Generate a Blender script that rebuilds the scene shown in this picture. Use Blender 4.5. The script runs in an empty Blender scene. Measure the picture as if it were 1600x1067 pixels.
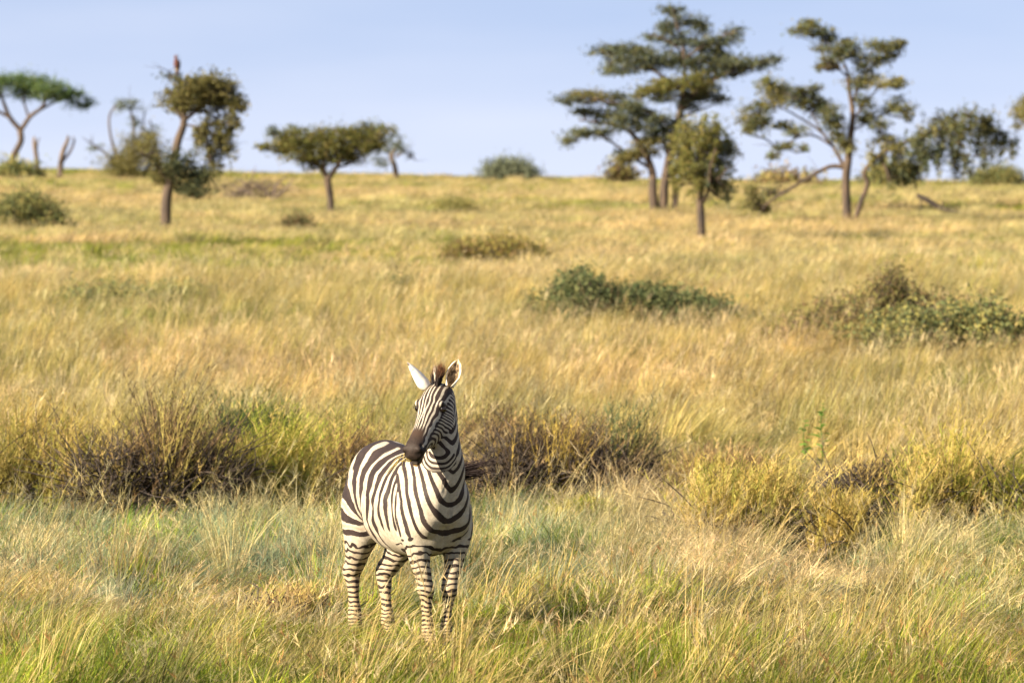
import bpy, math, random, os
import numpy as np
from mathutils import Vector

random.seed(7)
RNG = np.random.default_rng(11)
SC = bpy.context.scene
COL = SC.collection

# ------------------------------------------------------------------ camera, sky, sun, exposure
EYE = 3.125                       # camera height above the ground the zebra stands on
FPX = 8889.0                      # focal length in pixels of a 1600 px wide frame (200 mm lens)
ROW0 = 281.0                      # image row of the level line of sight

cam_data = bpy.data.cameras.new('camera')
cam_data.lens = 200.0
cam_data.sensor_width = 36.0
cam_data.clip_start = 0.5
cam_data.clip_end = 6000.0
cam_data.dof.use_dof = True
cam_data.dof.focus_distance = 37.7
cam_data.dof.aperture_fstop = 5.0
cam = bpy.data.objects.new('camera', cam_data)
COL.objects.link(cam)
cam.location = (0.0, 0.0, EYE)
cam.rotation_euler = (math.pi / 2 - math.atan((533.5 - ROW0) / FPX), 0.0, 0.0)
SC.camera = cam

SUN_EL = math.radians(24.0)
SUN_AZ = math.radians(238.0)      # clockwise from +Y: behind the camera, to its left
world = bpy.data.worlds.new('World')
SC.world = world
world.use_nodes = True
wn, wl = world.node_tree.nodes, world.node_tree.links
bg = wn['Background']
bg.inputs['Strength'].default_value = 0.057
sky = wn.new('ShaderNodeTexSky')
sky.sky_type = 'NISHITA'
sky.sun_disc = False
sky.sun_elevation = SUN_EL
sky.sun_rotation = SUN_AZ
sky.altitude = 1500.0
sky.air_density = 1.0
sky.dust_density = 0.2
sky.ozone_density = 3.0
# the sky is read a little higher than the line of sight, so the hazy rim lies below the ridge
tcw = wn.new('ShaderNodeTexCoord')
up = wn.new('ShaderNodeVectorMath'); up.operation = 'ADD'; up.inputs[1].default_value = (0, 0, 0.30)
nrm = wn.new('ShaderNodeVectorMath'); nrm.operation = 'NORMALIZE'
wl.new(tcw.outputs['Generated'], up.inputs[0]); wl.new(up.outputs[0], nrm.inputs[0])
wl.new(nrm.outputs[0], sky.inputs['Vector'])
# thin high veil of cloud over the whole sky
cmap = wn.new('ShaderNodeMapping'); cmap.inputs['Scale'].default_value = (5, 5, 26)
cn = wn.new('ShaderNodeTexNoise'); cn.inputs['Scale'].default_value = 2.2; cn.inputs['Detail'].default_value = 3
cr = wn.new('ShaderNodeMapRange')
cr.inputs[1].default_value = 0.35; cr.inputs[2].default_value = 0.75
cr.inputs[3].default_value = 0.36; cr.inputs[4].default_value = 0.50
veil = wn.new('ShaderNodeMix'); veil.data_type = 'RGBA'
veil.inputs[7].default_value = (4.55, 4.7, 5.35, 1)
wl.new(tcw.outputs['Generated'], cmap.inputs[0]); wl.new(cmap.outputs[0], cn.inputs['Vector'])
wl.new(cn.outputs[0], cr.inputs[0])
# the veil thickens towards the horizon all round
sx = wn.new('ShaderNodeSeparateXYZ'); wl.new(tcw.outputs['Generated'], sx.inputs[0])
hz = wn.new('ShaderNodeMapRange'); hz.interpolation_type = 'SMOOTHSTEP'
hz.inputs[1].default_value = -0.01; hz.inputs[2].default_value = 0.040; hz.inputs[3].default_value = 0.38; hz.inputs[4].default_value = 0.0
wl.new(sx.outputs['Z'], hz.inputs[0])
va = wn.new('ShaderNodeMath'); va.operation = 'ADD'; va.use_clamp = True
wl.new(cr.outputs[0], va.inputs[0]); wl.new(hz.outputs[0], va.inputs[1]); wl.new(va.outputs[0], veil.inputs[0])
wl.new(sky.outputs[0], veil.inputs[6]); wl.new(veil.outputs[2], bg.inputs['Color'])

sun_data = bpy.data.lights.new('sun', 'SUN')
sun_data.energy = 5.0
sun_data.angle = math.radians(0.6)
sun_data.color = (1.0, 0.86, 0.66)
sun = bpy.data.objects.new('sun', sun_data)
COL.objects.link(sun)
sdir = Vector((math.sin(SUN_AZ) * math.cos(SUN_EL), math.cos(SUN_AZ) * math.cos(SUN_EL), math.sin(SUN_EL)))
sun.rotation_euler = sdir.to_track_quat('Z', 'Y').to_euler()
sun.location = (-20, 0, 30)

SC.view_settings.view_transform = 'Standard'
SC.view_settings.look = 'None'
SC.view_settings.exposure = 1.85
SC.view_settings.gamma = 1.0
SC.view_settings.use_curve_mapping = False
try:
    SC.cycles.max_bounces = 6
    SC.cycles.transparent_max_bounces = 8
    SC.cycles.use_denoising = True
except Exception:
    pass

# ------------------------------------------------------------------ small helpers
def smooth(a, b, x):
    t = np.clip((np.asarray(x, float) - a) / (b - a), 0, 1)
    return t * t * (3 - 2 * t)

_PERM = np.random.default_rng(3).random((64, 64, 64))
def noise3(p):
    p = np.asarray(p, float)
    i = np.floor(p).astype(int); f = p - i; f = f * f * (3 - 2 * f)
    r = 0
    for a in (0, 1):
        for b in (0, 1):
            for c in (0, 1):
                w = (f[:, 0] if a else 1 - f[:, 0]) * (f[:, 1] if b else 1 - f[:, 1]) * (f[:, 2] if c else 1 - f[:, 2])
                r = r + w * _PERM[(i[:, 0] + a) % 64, (i[:, 1] + b) % 64, (i[:, 2] + c) % 64]
    return r
def noise2(x, y, s, o=0.0):
    x = np.atleast_1d(np.asarray(x, float)); y = np.atleast_1d(np.asarray(y, float))
    return noise3(np.stack([x / s + 31.7, y / s + 11.3, np.full_like(x, o + 0.5)], 1))

# ------------------------------------------------------------------ terrain: a plain that climbs gently to a low ridge
_D = np.array([-400, -50, 30, 45, 55, 63, 72, 85, 110, 150, 200, 260, 300, 325, 350, 420, 600, 900, 3000.])
_Z = np.array([-2., 0, 0, 0, .03, .14, .30, .42, .72, 1.22, 1.95, 2.62, 2.92, 3.03, 2.95, 1.9, -3, -14, -60.])
def _hermite(x):
    h = np.diff(_D); s = np.diff(_Z) / h
    m = np.zeros(len(_D)); m[0] = s[0]; m[-1] = s[-1]
    same = s[1:] * s[:-1] > 0
    m[1:-1] = np.where(same, 2 * s[1:] * s[:-1] / np.where(same, s[1:] + s[:-1], 1), 0)
    k = np.clip(np.searchsorted(_D, x) - 1, 0, len(h) - 1)
    t = np.clip((x - _D[k]) / h[k], 0, 1)
    return ((1 + 2 * t) * (1 - t) ** 2 * _Z[k] + t * (1 - t) ** 2 * h[k] * m[k]
            + t * t * (3 - 2 * t) * _Z[k + 1] + t * t * (t - 1) * h[k] * m[k + 1])
def ground_z(x, y):
    x = np.atleast_1d(np.asarray(x, float)); y = np.atleast_1d(np.asarray(y, float))
    z = _hermite(y)
    tilt = np.clip(-x / 29.0, -2, 2)
    z = z + (0.33 * tilt - 0.10 * (1 - np.clip(np.abs(x) / 29.0, 0, 1))) * smooth(160, 320, y)
    z = z + (noise2(x, y, 5.0) - 0.5) * 0.16 * smooth(41, 52, y) + (noise2(x, y, 1.7, 4) - 0.5) * 0.06 * smooth(39, 44, y)
    z = z + (noise2(x, y, 34.0, 9) - 0.5) * 0.5 * smooth(70, 140, y)
    return z
def gz(x, y): return float(ground_z(x, y)[0])
def at(px, row, d):
    """a photo position on the plane d metres ahead"""
    return Vector(((px - 800.0) / FPX * d, d, EYE + (ROW0 - row) / FPX * d))
def dist_of(px, row):
    """how far ahead the ground is that shows at this row"""
    ds = np.linspace(34, 322, 1500)
    xs = (px - 800.0) / FPX * ds
    rows = ROW0 + (EYE - ground_z(xs, ds)) / ds * FPX
    ok = np.where(rows <= row)[0]
    return float(ds[ok[0]]) if len(ok) else 321.0

# ------------------------------------------------------------------ mesh helpers
class MB:
    """collects vertices and faces of one mesh object"""
    def __init__(s): s.v = []; s.f4 = []; s.f3 = []; s.n = 0; s.c = []; s.fn = []
    def add(s, v, f4=None, f3=None, c=None, fn=None):
        v = np.asarray(v, float).reshape(-1, 3)
        s.v.append(v)
        if f4 is not None and len(f4): s.f4.append(np.asarray(f4, int).reshape(-1, 4) + s.n)
        if f3 is not None and len(f3): s.f3.append(np.asarray(f3, int).reshape(-1, 3) + s.n)
        if fn is not None:
            for f in fn: s.fn.append([i + s.n for i in f])
        if c is None: c = np.ones((len(v), 3))
        c = np.asarray(c, float)
        if c.ndim == 1: c = np.tile(c, (len(v), 1))
        s.c.append(c)
        s.n += len(v)
    def mesh(s, name, mat=None, shade=True):
        v = np.concatenate(s.v); c = np.concatenate(s.c)
        f4 = np.concatenate(s.f4) if s.f4 else np.zeros((0, 4), int)
        f3 = np.concatenate(s.f3) if s.f3 else np.zeros((0, 3), int)
        me = bpy.data.meshes.new(name)
        nl = f4.size + f3.size + sum(len(f) for f in s.fn)
        npoly = len(f4) + len(f3) + len(s.fn)
        me.vertices.add(len(v)); me.vertices.foreach_set('co', v.astype(np.float32).ravel())
        me.loops.add(nl)
        loops = np.concatenate([f4.ravel(), f3.ravel()] + [np.array(f, int) for f in s.fn]).astype(np.int32)
        me.loops.foreach_set('vertex_index', loops)
        sizes = np.concatenate([np.full(len(f4), 4), np.full(len(f3), 3), np.array([len(f) for f in s.fn], int)]).astype(int)
        starts = np.concatenate([[0], np.cumsum(sizes)[:-1]]).astype(np.int32)
        me.polygons.add(npoly)
        me.polygons.foreach_set('loop_start', starts)
        me.polygons.foreach_set('use_smooth', np.full(npoly, shade, bool))
        at_ = me.attributes.new('tint', 'FLOAT_COLOR', 'POINT')
        at_.data.foreach_set('color', np.concatenate([c, np.ones((len(c), 1))], 1).astype(np.float32).ravel())
        me.update(calc_edges=True)
        me.validate()
        if mat: me.materials.append(mat)
        return me
    def obj(s, name, mat=None, parent=None, loc=None, shade=True):
        o = bpy.data.objects.new(name, s.mesh(name, mat, shade))
        COL.objects.link(o)
        if parent is not None: o.parent = parent
        if loc is not None: o.location = loc
        return o

def empty(name, loc):
    o = bpy.data.objects.new(name, None)
    o.empty_display_size = 0.2
    o.location = loc
    COL.objects.link(o)
    return o
def tag(o, label, cat, group=None, kind=None):
    if label: o['label'] = label
    if cat: o['category'] = cat
    if group: o['group'] = group
    if kind: o['kind'] = kind
    return o

def spline(pts, n=5):
    """Catmull-Rom through rows of numbers"""
    P = np.asarray(pts, float)
    if len(P) < 3 or n <= 1:
        t = np.linspace(0, 1, max(2, n * (len(P) - 1) + 1)) * (len(P) - 1)
        k = np.clip(t.astype(int), 0, len(P) - 2); f = (t - k)[:, None]
        return P[k] * (1 - f) + P[k + 1] * f
    Q = np.vstack([2 * P[0] - P[1], P, 2 * P[-1] - P[-2]])
    out = []
    for i in range(len(P) - 1):
        p0, p1, p2, p3 = Q[i:i + 4]
        for t in np.linspace(0, 1, n, endpoint=False):
            out.append(0.5 * ((2 * p1) + (-p0 + p2) * t + (2 * p0 - 5 * p1 + 4 * p2 - p3) * t * t + (-p0 + 3 * p1 - 3 * p2 + p3) * t ** 3))
    out.append(P[-1])
    return np.array(out)

def loft(mb, centres, ra, rb, side, seg=20, egg=None, c=None, caps=True, along=None):
    """tube through centres; ra along the side vector, rb across it"""
    C = np.asarray(centres, float); n = len(C)
    ra = np.broadcast_to(ra, (n,)); rb = np.broadcast_to(rb, (n,))
    T = np.gradient(C, axis=0); T /= np.maximum(np.linalg.norm(T, axis=1, keepdims=True), 1e-9)
    if along is not None: T = np.broadcast_to(np.asarray(along, float), C.shape)
    S = np.asarray(side, float)
    S = np.broadcast_to(S, (n, 3)) - (np.broadcast_to(S, (n, 3)) * T).sum(1, keepdims=True) * T
    S = S / np.maximum(np.linalg.norm(S, axis=1, keepdims=True), 1e-9)
    B = np.cross(T, S)
    a = np.arange(seg) / seg * 2 * math.pi
    ca, sa = np.cos(a), np.sin(a)
    k = np.ones((n, seg))
    if egg is not None: k = 1 + np.asarray(egg)[:, None] * sa[None]
    V = C[:, None] + S[:, None] * (ra[:, None] * ca[None] * k)[..., None] + B[:, None] * (rb[:, None] * sa[None])[..., None]
    i = np.arange(n - 1)[:, None] * seg; j = np.arange(seg)[None]; j2 = (j + 1) % seg
    F = np.stack([i + j, i + j2, i + seg + j2, i + seg + j], -1).reshape(-1, 4)
    fn = [list(range(seg))[::-1], list(range((n - 1) * seg, n * seg))] if caps else None
    if c is not None and np.asarray(c).ndim == 2: c = np.repeat(np.asarray(c), seg, 0)
    mb.add(V.reshape(-1, 3), F, c=c, fn=fn)

def tube(mb, pts, r, seg=5, n=4, c=None):
    P = np.concatenate([np.asarray(pts, float), np.asarray(r, float)[:, None]], 1)
    Q = spline(P, n)
    d = Q[-1, :3] - Q[0, :3]
    side = np.array([0, 1, 0.2]) if abs(d[1]) < 0.8 * np.linalg.norm(d) else np.array([1, 0, 0.2])
    loft(mb, Q[:, :3], np.maximum(Q[:, 3], 1e-4), np.maximum(Q[:, 3], 1e-4), side, seg, c=c)

def ball(mb, p, r, seg=14, rings=8, c=None):
    a = np.linspace(-math.pi / 2 * 0.97, math.pi / 2 * 0.97, rings)
    r = np.broadcast_to(np.asarray(r, float), (3,))
    C = np.array([0, 0, 1.0]) * np.sin(a)[:, None]
    m2 = MB(); loft(m2, C, np.cos(a), np.cos(a), (1, 0, 0), seg)
    v = np.concatenate(m2.v) * r + np.asarray(p, float)
    mb.add(v, np.concatenate(m2.f4), c=c, fn=m2.fn)

def leaves(mb, pts, size, pal, rng, flat=0.3, aspect=1.6):
    """one small four-cornered leaf spray at each point"""
    n = len(pts)
    a = rng.normal(size=(n, 3)); a[:, 2] *= flat
    a /= np.linalg.norm(a, axis=1, keepdims=True)
    b = np.cross(a, rng.normal(size=(n, 3)))
    b /= np.maximum(np.linalg.norm(b, axis=1, keepdims=True), 1e-6)
    s = (np.asarray(size) * rng.uniform(0.6, 1.35, n))[:, None]
    P = np.asarray(pts)
    V = np.stack([P - a * s * aspect * .5, P + b * s * .5, P + a * s * aspect * .5, P - b * s * .5], 1)
    c = np.asarray(pal)[rng.integers(0, len(pal), n)] * rng.uniform(.8, 1.2, (n, 1))
    mb.add(V.reshape(-1, 3), np.arange(4 * n).reshape(-1, 4), c=np.repeat(c, 4, 0))

# ------------------------------------------------------------------ materials
def mat_new(name):
    m = bpy.data.materials.new(name); m.use_nodes = True
    return m, m.node_tree.nodes, m.node_tree.links
def mat_plant(name, trans=0.35, var=0.25, nscale=0.35, patch=None):
    """leaf or blade: own tint, patchy variation over the land, light shining through"""
    m, N, L = mat_new(name)
    N.remove(N['Principled BSDF'])
    a = N.new('ShaderNodeAttribute'); a.attribute_name = 'tint'
    g = N.new('ShaderNodeNewGeometry')
    ns = N.new('ShaderNodeTexNoise'); ns.inputs['Scale'].default_value = nscale; ns.inputs['Detail'].default_value = 3
    L.new(g.outputs['Position'], ns.inputs['Vector'])
    oi = N.new('ShaderNodeObjectInfo')
    mr = N.new('ShaderNodeMapRange'); mr.inputs[1].default_value = .3; mr.inputs[2].default_value = .7
    mr.inputs[3].default_value = 1 - var; mr.inputs[4].default_value = 1 + var
    L.new(ns.outputs[0], mr.inputs[0])
    mo = N.new('ShaderNodeMapRange'); mo.inputs[3].default_value = 1 - var; mo.inputs[4].default_value = 1 + var
    L.new(oi.outputs['Random'], mo.inputs[0])
    mm = N.new('ShaderNodeMath'); mm.operation = 'MULTIPLY'
    L.new(mr.outputs[0], mm.inputs[0]); L.new(mo.outputs[0], mm.inputs[1])
    sc = N.new('ShaderNodeVectorMath'); sc.operation = 'SCALE'
    L.new(a.outputs['Color'], sc.inputs[0]); L.new(mm.outputs[0], sc.inputs['Scale'])
    out = sc.outputs[0]
    if patch:                                     # broad greener and yellower drifts, finer darker and lighter mottling
        for s_, ca, cb in patch:
            nz = N.new('ShaderNodeTexNoise'); nz.inputs['Scale'].default_value = s_; nz.inputs['Detail'].default_value = 4
            L.new(g.outputs['Position'], nz.inputs['Vector'])
            rp = N.new('ShaderNodeValToRGB')
            rp.color_ramp.elements[0].position = .36; rp.color_ramp.elements[0].color = (*ca, 1)
            rp.color_ramp.elements[1].position = .64; rp.color_ramp.elements[1].color = (*cb, 1)
            L.new(nz.outputs[0], rp.inputs[0])
            mu = N.new('ShaderNodeVectorMath'); mu.operation = 'MULTIPLY'
            L.new(out, mu.inputs[0]); L.new(rp.outputs[0], mu.inputs[1]); out = mu.outputs[0]
    d = N.new('ShaderNodeBsdfDiffuse'); t = N.new('ShaderNodeBsdfTranslucent')
    mx = N.new('ShaderNodeMixShader'); mx.inputs[0].default_value = trans
    L.new(out, d.inputs['Color']); L.new(out, t.inputs['Color'])
    L.new(d.outputs[0], mx.inputs[1]); L.new(t.outputs[0], mx.inputs[2])
    L.new(mx.outputs[0], N['Material Output'].inputs['Surface'])
    return m
def mat_bark(name, c1, c2, scale=6.0):
    m, N, L = mat_new(name)
    p = N['Principled BSDF']; p.inputs['Roughness'].default_value = 0.9
    tc = N.new('ShaderNodeTexCoord')
    mp = N.new('ShaderNodeMapping'); mp.inputs['Scale'].default_value = (1, 1, 0.25)
    ns = N.new('ShaderNodeTexNoise'); ns.inputs['Scale'].default_value = scale; ns.inputs['Detail'].default_value = 5
    cr = N.new('ShaderNodeValToRGB')
    cr.color_ramp.elements[0].position = .35; cr.color_ramp.elements[0].color = (*c1, 1)
    cr.color_ramp.elements[1].position = .68; cr.color_ramp.elements[1].color = (*c2, 1)
    bp = N.new('ShaderNodeBump'); bp.inputs['Strength'].default_value = .7; bp.inputs['Distance'].default_value = .04
    L.new(tc.outputs['Object'], mp.inputs[0]); L.new(mp.outputs[0], ns.inputs['Vector'])
    L.new(ns.outputs[0], cr.inputs[0]); L.new(cr.outputs[0], p.inputs['Base Color'])
    L.new(ns.outputs[0], bp.inputs['Height']); L.new(bp.outputs[0], p.inputs['Normal'])
    return m
def mat_tint(name, rough=0.8, spec=0.2):
    m, N, L = mat_new(name)
    p = N['Principled BSDF']; p.inputs['Roughness'].default_value = rough
    p.inputs['Specular IOR Level'].default_value = spec
    a = N.new('ShaderNodeAttribute'); a.attribute_name = 'tint'
    ns = N.new('ShaderNodeTexNoise'); ns.inputs['Scale'].default_value = 40; ns.inputs['Detail'].default_value = 3
    mr = N.new('ShaderNodeMapRange'); mr.inputs[3].default_value = .75; mr.inputs[4].default_value = 1.25
    sc = N.new('ShaderNodeVectorMath'); sc.operation = 'SCALE'
    L.new(ns.outputs[0], mr.inputs[0]); L.new(a.outputs['Color'], sc.inputs[0]); L.new(mr.outputs[0], sc.inputs['Scale'])
    L.new(sc.outputs[0], p.inputs['Base Color'])
    return m

M_GRASS = mat_plant('grass_blades', trans=0.38, var=0.22, nscale=0.9, patch=[(.09, (.84, .94, .82), (1.06, 1.02, .98)), (.33, (.78, .84, .74), (1.15, 1.08, 1.06)), (1.6, (.52, .54, .56), (1.20, 1.16, 1.08))])
M_LEAF = mat_plant('tree_leaves', trans=0.45, var=0.25, nscale=0.8)
M_SHRUB = mat_plant('shrub_leaves', trans=0.40, var=0.2, nscale=1.5)
M_BARK = mat_bark('acacia_bark', (.030, .022, .017), (.105, .070, .044))
M_DEAD = mat_bark('dead_wood', (.055, .040, .032), (.17, .125, .09))
M_TWIG = mat_bark('twigs', (.020, .015, .012), (.062, .043, .030), 12)

# ground
M_GROUND, N, L = mat_new('savanna_ground')
p = N['Principled BSDF']; p.inputs['Roughness'].default_value = 1.0; p.inputs['Specular IOR Level'].default_value = 0.0
g = N.new('ShaderNodeNewGeometry')
n1 = N.new('ShaderNodeTexNoise'); n1.inputs['Scale'].default_value = .22; n1.inputs['Detail'].default_value = 6
n2 = N.new('ShaderNodeTexNoise'); n2.inputs['Scale'].default_value = 4.0; n2.inputs['Detail'].default_value = 6
cr = N.new('ShaderNodeValToRGB')
cr.color_ramp.elements[0].position = .34; cr.color_ramp.elements[0].color = (.085, .066, .032, 1)
cr.color_ramp.elements[1].position = .62; cr.color_ramp.elements[1].color = (.20, .145, .065, 1)
cr2 = N.new('ShaderNodeValToRGB')
cr2.color_ramp.elements[0].position = .3; cr2.color_ramp.elements[0].color = (.55, .5, .42, 1)
cr2.color_ramp.elements[1].position = .7; cr2.color_ramp.elements[1].color = (1.2, 1.15, 1.0, 1)
mx = N.new('ShaderNodeMix'); mx.data_type = 'RGBA'; mx.blend_type = 'MULTIPLY'; mx.inputs[0].default_value = 1
bp = N.new('ShaderNodeBump'); bp.inputs['Distance'].default_value = .08
L.new(g.outputs['Position'], n1.inputs['Vector']); L.new(g.outputs['Position'], n2.inputs['Vector'])
L.new(n1.outputs[0], cr.inputs[0]); L.new(n2.outputs[0], cr2.inputs[0])
L.new(cr.outputs[0], mx.inputs[6]); L.new(cr2.outputs[0], mx.inputs[7])
L.new(mx.outputs[2], p.inputs['Base Color']); L.new(n2.outputs[0], bp.inputs['Height']); L.new(bp.outputs[0], p.inputs['Normal'])

# ------------------------------------------------------------------ the ground sheet
ys = np.concatenate([np.linspace(-400, 20, 16, endpoint=False), np.arange(20, 130, .7), np.arange(130, 360, 2.2), np.geomspace(360, 3000, 24)])
xs = np.concatenate([-np.geomspace(1500, 36, 14), np.arange(-34, 34.1, .8), np.geomspace(36, 1500, 14)])
X, Y = np.meshgrid(xs, ys)
Z = ground_z(X.ravel(), Y.ravel())
nx, ny = len(xs), len(ys)
i = np.arange(ny - 1)[:, None] * nx + np.arange(nx - 1)[None]
mb = MB(); mb.add(np.stack([X.ravel(), Y.ravel(), Z], 1), np.stack([i, i + 1, i + nx + 1, i + nx], -1).reshape(-1, 4))
o = mb.obj('ground', M_GROUND); o['kind'] = 'structure'


# ------------------------------------------------------------------ the zebra
ZH = np.array([0.4226, -0.9063, 0.0])           # where its body heads
ZL = np.array([0.9063, 0.4226, 0.0])            # its left
Z0 = np.array([-0.69, 38.3, 0.0])
def zl(v):                                       # world direction -> zebra's own axes
    v = np.asarray(v, float); return np.array([v @ ZH, v @ ZL, v[2]])

HSC = 1.15                                       # head size
POLL = np.array([.600, -.066, 1.792])
HD = zl((-.165, -.31, -.395)); HD /= np.linalg.norm(HD)          # poll -> muzzle
HN = zl((-.30, -.60, .75)); HN -= (HN @ HD) * HD; HN /= np.linalg.norm(HN)   # forehead normal
HS = np.cross(HN, HD)                                           # across the face
if HS @ zl((1, 0, 0)) < 0: HS = -HS                             # +HS = zebra's left cheek
HLEN = .535

def head_pt(t, q, n): return POLL + (HD * t + HS * q + HN * n) * HSC

# trunk: x, centre z, half width, half height
TR = np.array([(-.70, 1.06, .05, .07), (-.675, 1.06, .13, .16), (-.60, 1.07, .205, .250), (-.47, 1.05, .250, .325), (-.30, 1.015, .275, .342),
               (-.10, .97, .300, .352), (.10, .950, .300, .345), (.26, .955, .275, .345), (.40, .960, .245, .325), (.52, .970, .215, .270),
               (.60, .965, .175, .200), (.655, .95, .10, .11)])
NK = np.array([(.26, 0, 1.03, .20, .26), (.44, 0, 1.13, .182, .26), (.535, -.005, 1.27, .140, .205), (.575, -.018, 1.40, .112, .168),
               (.590, -.032, 1.52, .096, .145), (.592, -.046, 1.64, .090, .125), (.595, -.058, 1.74, .078, .090)])
# head: t, half width, dorsal, ventral
HEADP = np.array([(-.035, .045, -.05, -.12), (.00, .074, -.005, -.175), (.05, .095, .018, -.235), (.10, .106, .024, -.292), (.15, .108, .022, -.306),
               (.20, .097, .014, -.292), (.26, .082, .005, -.250), (.32, .070, .000, -.200), (.38, .064, .002, -.154), (.43, .065, .006, -.130),
               (.465, .066, .002, -.118), (.495, .060, -.014, -.106), (.515, .034, -.042, -.090)])
LEGS = dict(
    fr=[(0.36, -0.14, 0.95, 0.13), (0.385, -0.145, 0.8, 0.115), (0.405, -0.124, 0.69, 0.09), (0.415, -0.106, 0.59, 0.0693), (0.425, -0.082, 0.47, 0.0551), (0.432, -0.072, 0.405, 0.0616), (0.425, -0.066, 0.345, 0.0456), (0.42, -0.06, 0.24, 0.0342), (0.418, -0.052, 0.145, 0.0432), (0.425, -0.05, 0.115, 0.0463), (0.445, -0.048, 0.07, 0.038), (0.462, -0.046, 0.035, 0.0466), (0.472, -0.046, 0.0, 0.0541)],
    fl=[(0.36, 0.161, 0.95, 0.13), (0.385, 0.168, 0.8, 0.115), (0.405, 0.154, 0.69, 0.09), (0.415, 0.139, 0.59, 0.0693), (0.425, 0.112, 0.47, 0.0551), (0.432, 0.1, 0.405, 0.0616), (0.425, 0.094, 0.345, 0.0456), (0.42, 0.088, 0.24, 0.0342), (0.418, 0.082, 0.145, 0.0432), (0.425, 0.08, 0.115, 0.0463), (0.445, 0.079, 0.07, 0.038), (0.462, 0.079, 0.035, 0.0466), (0.472, 0.079, 0.0, 0.0541)],
    hr=[(-0.46, -0.087, 1.04, 0.18), (-0.45, -0.137, 0.9, 0.165), (-0.46, -0.153, 0.76, 0.14), (-0.5, -0.16, 0.64, 0.1019), (-0.555, -0.158, 0.545, 0.0745), (-0.612, -0.156, 0.465, 0.0669), (-0.605, -0.156, 0.41, 0.0529), (-0.59, -0.156, 0.29, 0.0371), (-0.578, -0.154, 0.17, 0.0467), (-0.57, -0.154, 0.125, 0.0498), (-0.548, -0.154, 0.075, 0.0392), (-0.53, -0.153, 0.035, 0.049), (-0.52, -0.153, 0, 0.0568)],
    hl=[(-0.42, 0.075, 1.04, 0.18), (-0.36, 0.115, 0.88, 0.16), (-0.315, 0.093, 0.74, 0.13), (-0.345, 0.07, 0.63, 0.098), (-0.405, 0.043, 0.54, 0.0755), (-0.468, 0.023, 0.465, 0.0669), (-0.462, 0.018, 0.41, 0.0529), (-0.435, 0.016, 0.29, 0.0371), (-0.41, 0.016, 0.17, 0.0467), (-0.402, 0.016, 0.125, 0.0498), (-0.38, 0.016, 0.075, 0.0392), (-0.362, 0.016, 0.035, 0.049), (-0.352, 0.016, 0, 0.0568)])

mb = MB()
s = spline(TR, 6)
loft(mb, np.stack([s[:, 0], 0 * s[:, 0], s[:, 1]], 1), s[:, 2], s[:, 3], (0, 1, 0), 40)
s = spline(NK, 6)
loft(mb, s[:, :3], s[:, 3], s[:, 4], (0, 1, 0), 32)
s = spline(HEADP, 6)
ctr = POLL + (s[:, :1] * HD + HN * ((s[:, 2:3] + s[:, 3:4]) / 2)) * HSC
m2 = MB(); loft(m2, ctr, s[:, 1] * HSC, (s[:, 2] - s[:, 3]) / 2 * HSC, HS, 32, along=HD)
hv = m2.v[0]; o_ = (hv - POLL) @ HN / HSC; t_ = (hv - POLL) @ HD / HSC; q_ = (hv - POLL) @ HS
mid = np.interp(t_, s[:, 0], (s[:, 2] + s[:, 3]) / 2); hh = np.interp(t_, s[:, 0], (s[:, 2] - s[:, 3]) / 2)
rel = np.clip((o_ - mid) / np.maximum(hh, .01), -1, 1)
hv = hv + HS * (q_ * (0.10 * rel - .06 * np.clip(-rel, 0, 1) * smooth(.2, .3, t_)))[:, None]
mb.add(hv, m2.f4[0], fn=m2.fn)
for sg in (-1, 1):
    ball(mb, head_pt(.150, sg * .070, -.016), .030)                       # brow
    ball(mb, head_pt(.185, sg * .062, -.190), (.074, .074, .105))         # jaw muscle
    ball(mb, head_pt(.474, sg * .044, -.034), .035)                       # nostril flare
loft(mb, [head_pt(.33, 0, -.118), head_pt(.42, 0, -.118), head_pt(.485, 0, -.118), head_pt(.52, 0, -.112)], [.034, .036, .037, .026], [.033, .029, .030, .022], HS, 16)
for k, lg in LEGS.items():
    s = spline(lg, 5)
    hind = k[0] == 'h'
    e = np.interp(s[:, 2], [0, .1, .2, .35, .42, .5, .7, 1], [1.0, 1.0, 1.15, 1.15, 1.05, 1.2, 1.2, 1.15])
    loft(mb, s[:, :3], s[:, 3] * .95, s[:, 3] * e, (0, 1, 0), 20)
ball(mb, (-.60, 0, 1.20), (.10, .07, .08)); ball(mb, (.30, 0, 1.20), (.22, .07, .12))
ball(mb, (.50, -.10, .90), (.13, .12, .16)); ball(mb, (.50, .105, .90), (.13, .12, .16))
raw = mb.obj('zebra', None)
rm = raw.modifiers.new('fuse', 'REMESH'); rm.mode = 'VOXEL'; rm.voxel_size = .0062; rm.use_smooth_shade = True
dg = bpy.context.evaluated_depsgraph_get(); dg.update()
ev = raw.evaluated_get(dg)
zm = bpy.data.meshes.new_from_object(ev)
raw.modifiers.clear()
raw.data = zm; zm.name = 'zebra'
nv = len(zm.vertices)
V = np.empty(nv * 3); zm.vertices.foreach_get('co', V); V = V.reshape(-1, 3)
E = np.empty(len(zm.edges) * 2, int); zm.edges.foreach_get('vertices', E); E = E.reshape(-1, 2)
deg = np.bincount(E.ravel(), minlength=nv).astype(float)
def relax(F, times):
    for _ in range(times):
        A = np.stack([np.bincount(E[:, 0], F[E[:, 1], k], nv) + np.bincount(E[:, 1], F[E[:, 0], k], nv) for k in range(F.shape[1])], 1)
        F = F * .4 + .6 * A / deg[:, None]
    return F
t_ = (V - POLL) @ HD / HSC; q_ = (V - POLL) @ HS / HSC; n_ = (V - POLL) @ HN / HSC
inhead = (t_ > .02) & (np.abs(q_) < .14) & (n_ > -.30) & (n_ < .08)
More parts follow.
